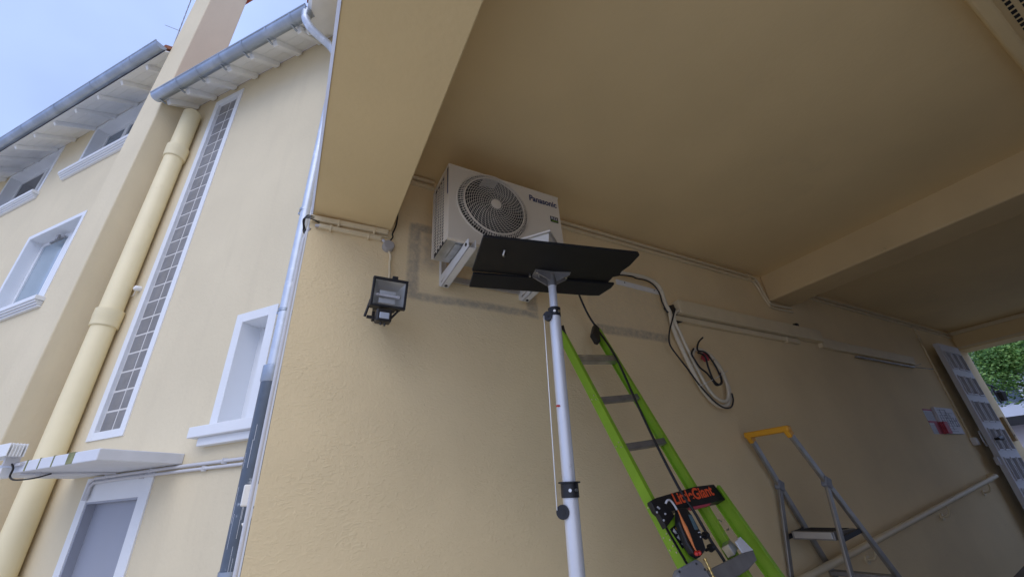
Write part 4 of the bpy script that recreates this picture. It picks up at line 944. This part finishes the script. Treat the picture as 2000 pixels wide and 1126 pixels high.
for i in range(7): w.box(7.35, 7.47, 2.292, 2.295, 2.115 + i * .015, 2.118 + i * .015)
w.build('print', 'ink', t)
w = MB(); w.box(7.62, 7.74, 2.24, 2.263, 2.103, 2.25); w.box(7.6, 7.62, 2.262, 2.29, 2.1, 2.25); tag(w.build('leaflet_holder', 'redink', None, bevel=.003), 'dark red leaflet holder on the lower left of the framed plan', 'holder')

# ------------------------------------------------------------------ louvred shutter leaf by the exit
t = thing('shutter_leaf', (8.6, 2.16, .8), 'tall white louvred shutter leaf folded open against the wall at the exit', 'shutter')
x0, x1 = 8.36, 9.36; y0, y1 = 2.14, 2.20; zt = 3.40; zb_ = .75
hol = []
rows = [(3.02, 3.27), (2.645, 2.90), (2.265, 2.53), (1.89, 2.155), (1.515, 1.78), (1.14, 1.405), (.80, 1.03)]
cols = [(8.655 + i * .235, 8.655 + i * .235 + .165) for i in range(3)]
FX = lambda u, s, z: Vector((u, s, z))
for (a, b) in rows:
    for (c, d) in cols: hol.append((c, d, a, b))
w = MB(); holed_wall(w, FX, x0 + .22, x1, y0, y1 - y0, zb_, zt, hol); w.build('frame', 'shutter', t)
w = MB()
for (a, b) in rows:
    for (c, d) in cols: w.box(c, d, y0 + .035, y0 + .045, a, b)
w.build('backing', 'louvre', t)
w = MB(); 
for (a, b) in rows:
    for (c, d) in cols:
        for (p, q, r, s) in ((c - .012, c + .004, a - .012, b + .012), (d - .004, d + .012, a - .012, b + .012), (c + .004, d - .004, a - .012, a + .004), (c + .004, d - .004, b - .004, b + .012)): w.box(p, q, y0 - .014, y0 - .001, r, s)
w.build('moulding', 'shutter', t)
w = MB(); w.tube([(8.66, y0, 2.02), (8.66, y0 - .05, 2.02)], .016, 10); w.tube([(8.66, y0 - .05, 2.02), (8.76, y0 - .06, 2.03), (8.80, y0 - .06, 2.02)], [.018, .03, .02], 12); w.build('knob', 'blackpl', t, smooth=50)
w = MB(); w.tube(smoothpath([(8.575, 2.20, 2.13), (8.50, 2.20, 2.12), (8.50, 2.20, 1.96), (8.575, 2.20, 1.95)], 4), .009, 8); w.box(8.50, 8.578, 2.16, 2.2, 1.70, 1.80); w.each('bolt_handle', 'conduit', t, smooth=50)
w = MB(); w.box(10.11, 10.20, 2.255, 2.30, 2.02, 2.38); ob = w.build('strike_plate', 'wood', None, bevel=.01); tag(ob, 'bare wooden block fixed to the wall edge right of the shutter', 'wooden block')
w = MB(); w.tube([(10.15, 2.254, 2.1), (10.15, 2.25, 2.1)], .014, 10); w.build('hole', 'blackpl', ob)

# ------------------------------------------------------------------ beyond the exit
def tree(name, base, h, rad, n, label, ms, seed):
    t = thing(name, base, label, 'tree'); rr = random.Random(seed); bx, by, bz = base
    w = MB(); top = Vector((bx, by, bz + h * .6)); w.tube(smoothpath([base, (bx + .1, by, bz + h * .3), top], 4), [.28] + [.24] * 4 + [.18] * 3 + [.12], 10)
    cl = []
    for i in range(26):
        a = rr.uniform(0, 6.28); e = rr.uniform(-.35, 1.2); r = rad * rr.uniform(.45, 1)
        p = top + Vector((math.cos(a) * math.cos(e) * r, math.sin(a) * math.cos(e) * r, math.sin(e) * r * .9 + .3)); cl.append((p, rad * rr.uniform(.22, .42)))
        s0 = Vector((bx, by, bz + h * rr.uniform(.35, .58))); w.tube([s0, (s0 + p) / 2 + Vector((0, 0, .2)), p], [.09, .05, .02], 6)
    w.build('trunk', 'bark', t, smooth=60)
    w = MB()
    for i in range(n):
        c, r = cl[rr.randrange(len(cl))]; d = Vector((rr.gauss(0, 1), rr.gauss(0, 1), rr.gauss(0, .8))); d = d.normalized() * r * rr.uniform(.35, 1.12)
        p = c + d; sz = rr.uniform(.028, .060); x = Vector((rr.gauss(0, 1), rr.gauss(0, 1), rr.gauss(0, .5))).normalized(); y = x.cross(Vector((rr.gauss(0, 1), rr.gauss(0, 1), rr.gauss(0, 1)))).normalized()
        w.add([p - x * sz, p - y * sz * .5, p + x * sz, p + y * sz * .5], [(0, 1, 2, 3)], k=0 if rr.random() < .55 else 1)
    w.build('crown', ms, t)
tree('street_tree', (19.5, 2.2, .93), 4.1, 2.1, 60000, 'leafy green street tree seen through the passage exit', ['leaf', 'leaf2'], 5)
tree('street_tree', (25.5, -3.0, .93), 6.0, 2.8, 14000, 'second street tree further right beyond the exit', ['leaf', 'leaf2'], 9)
t = thing('white_house', (34, 7.5, .93), 'white house with grey roof window behind the street tree', 'house')
w = MB(); w.box(30, 38, 4.9, 14, .5, 5.6); w.build('wall', 'housew', t)
w = MB(); w.prism([(29.6, 4.6, 5.5), (34, 4.6, 7.6), (38.4, 4.6, 5.5)], (0, 9.8, 0)); w.build('roof', 'slateroof', t)
w = MB(); w.box(29.95, 30, 5.7, 6.6, 4.3, 5.2); f_ = w.build('window', 'glass_dark', t)
w = MB(); w.box(29.92, 29.95, 5.6, 5.7, 4.2, 5.3); w.box(29.92, 29.95, 6.6, 6.7, 4.2, 5.3); w.box(29.92, 29.95, 5.7, 6.6, 5.2, 5.3); w.build('frame', 'white', f_)
t = thing('low_shed', (17, 3.6, .93), 'low pinkish white shed with a dark roof beyond the exit', 'shed')
w = MB(); w.box(15.6, 18.4, 3.0, 4.6, .8, 2.55); w.build('wall', 'housep', t)
w = MB(); w.prism([(15.3, 2.8, 2.52), (18.7, 2.8, 2.75), (18.7, 2.8, 2.95), (15.3, 2.8, 2.72)], (0, 2.0, 0)); w.build('roof', 'slateroof', t)
w = MB(); w.box(15.58, 15.6, 3.1, 4.2, .93, 1.95); w.build('door', 'redink', t)
t = thing('wall_lantern', (10.5, 2.35, 2.7), 'black metal bracket lantern on the outer wall past the exit', 'lantern')
w = MB(); w.tube([(10.43, 2.33, 2.95), (10.62, 2.30, 2.92), (10.72, 2.27, 2.86)], .012, 8); w.tube([(10.43, 2.33, 2.72), (10.60, 2.30, 2.86)], .010, 8); w.tube([(10.6, 2.3, 2.9), (10.64, 2.3, 2.62)], .012, 8); w.build('bracket', 'blackpl', t)
w = MB(); w.tube([(10.72, 2.27, 2.84), (10.72, 2.27, 2.80), (10.72, 2.27, 2.66)], [.03, .075, .045], 6); w.build('lamp', 'blackpl', t)
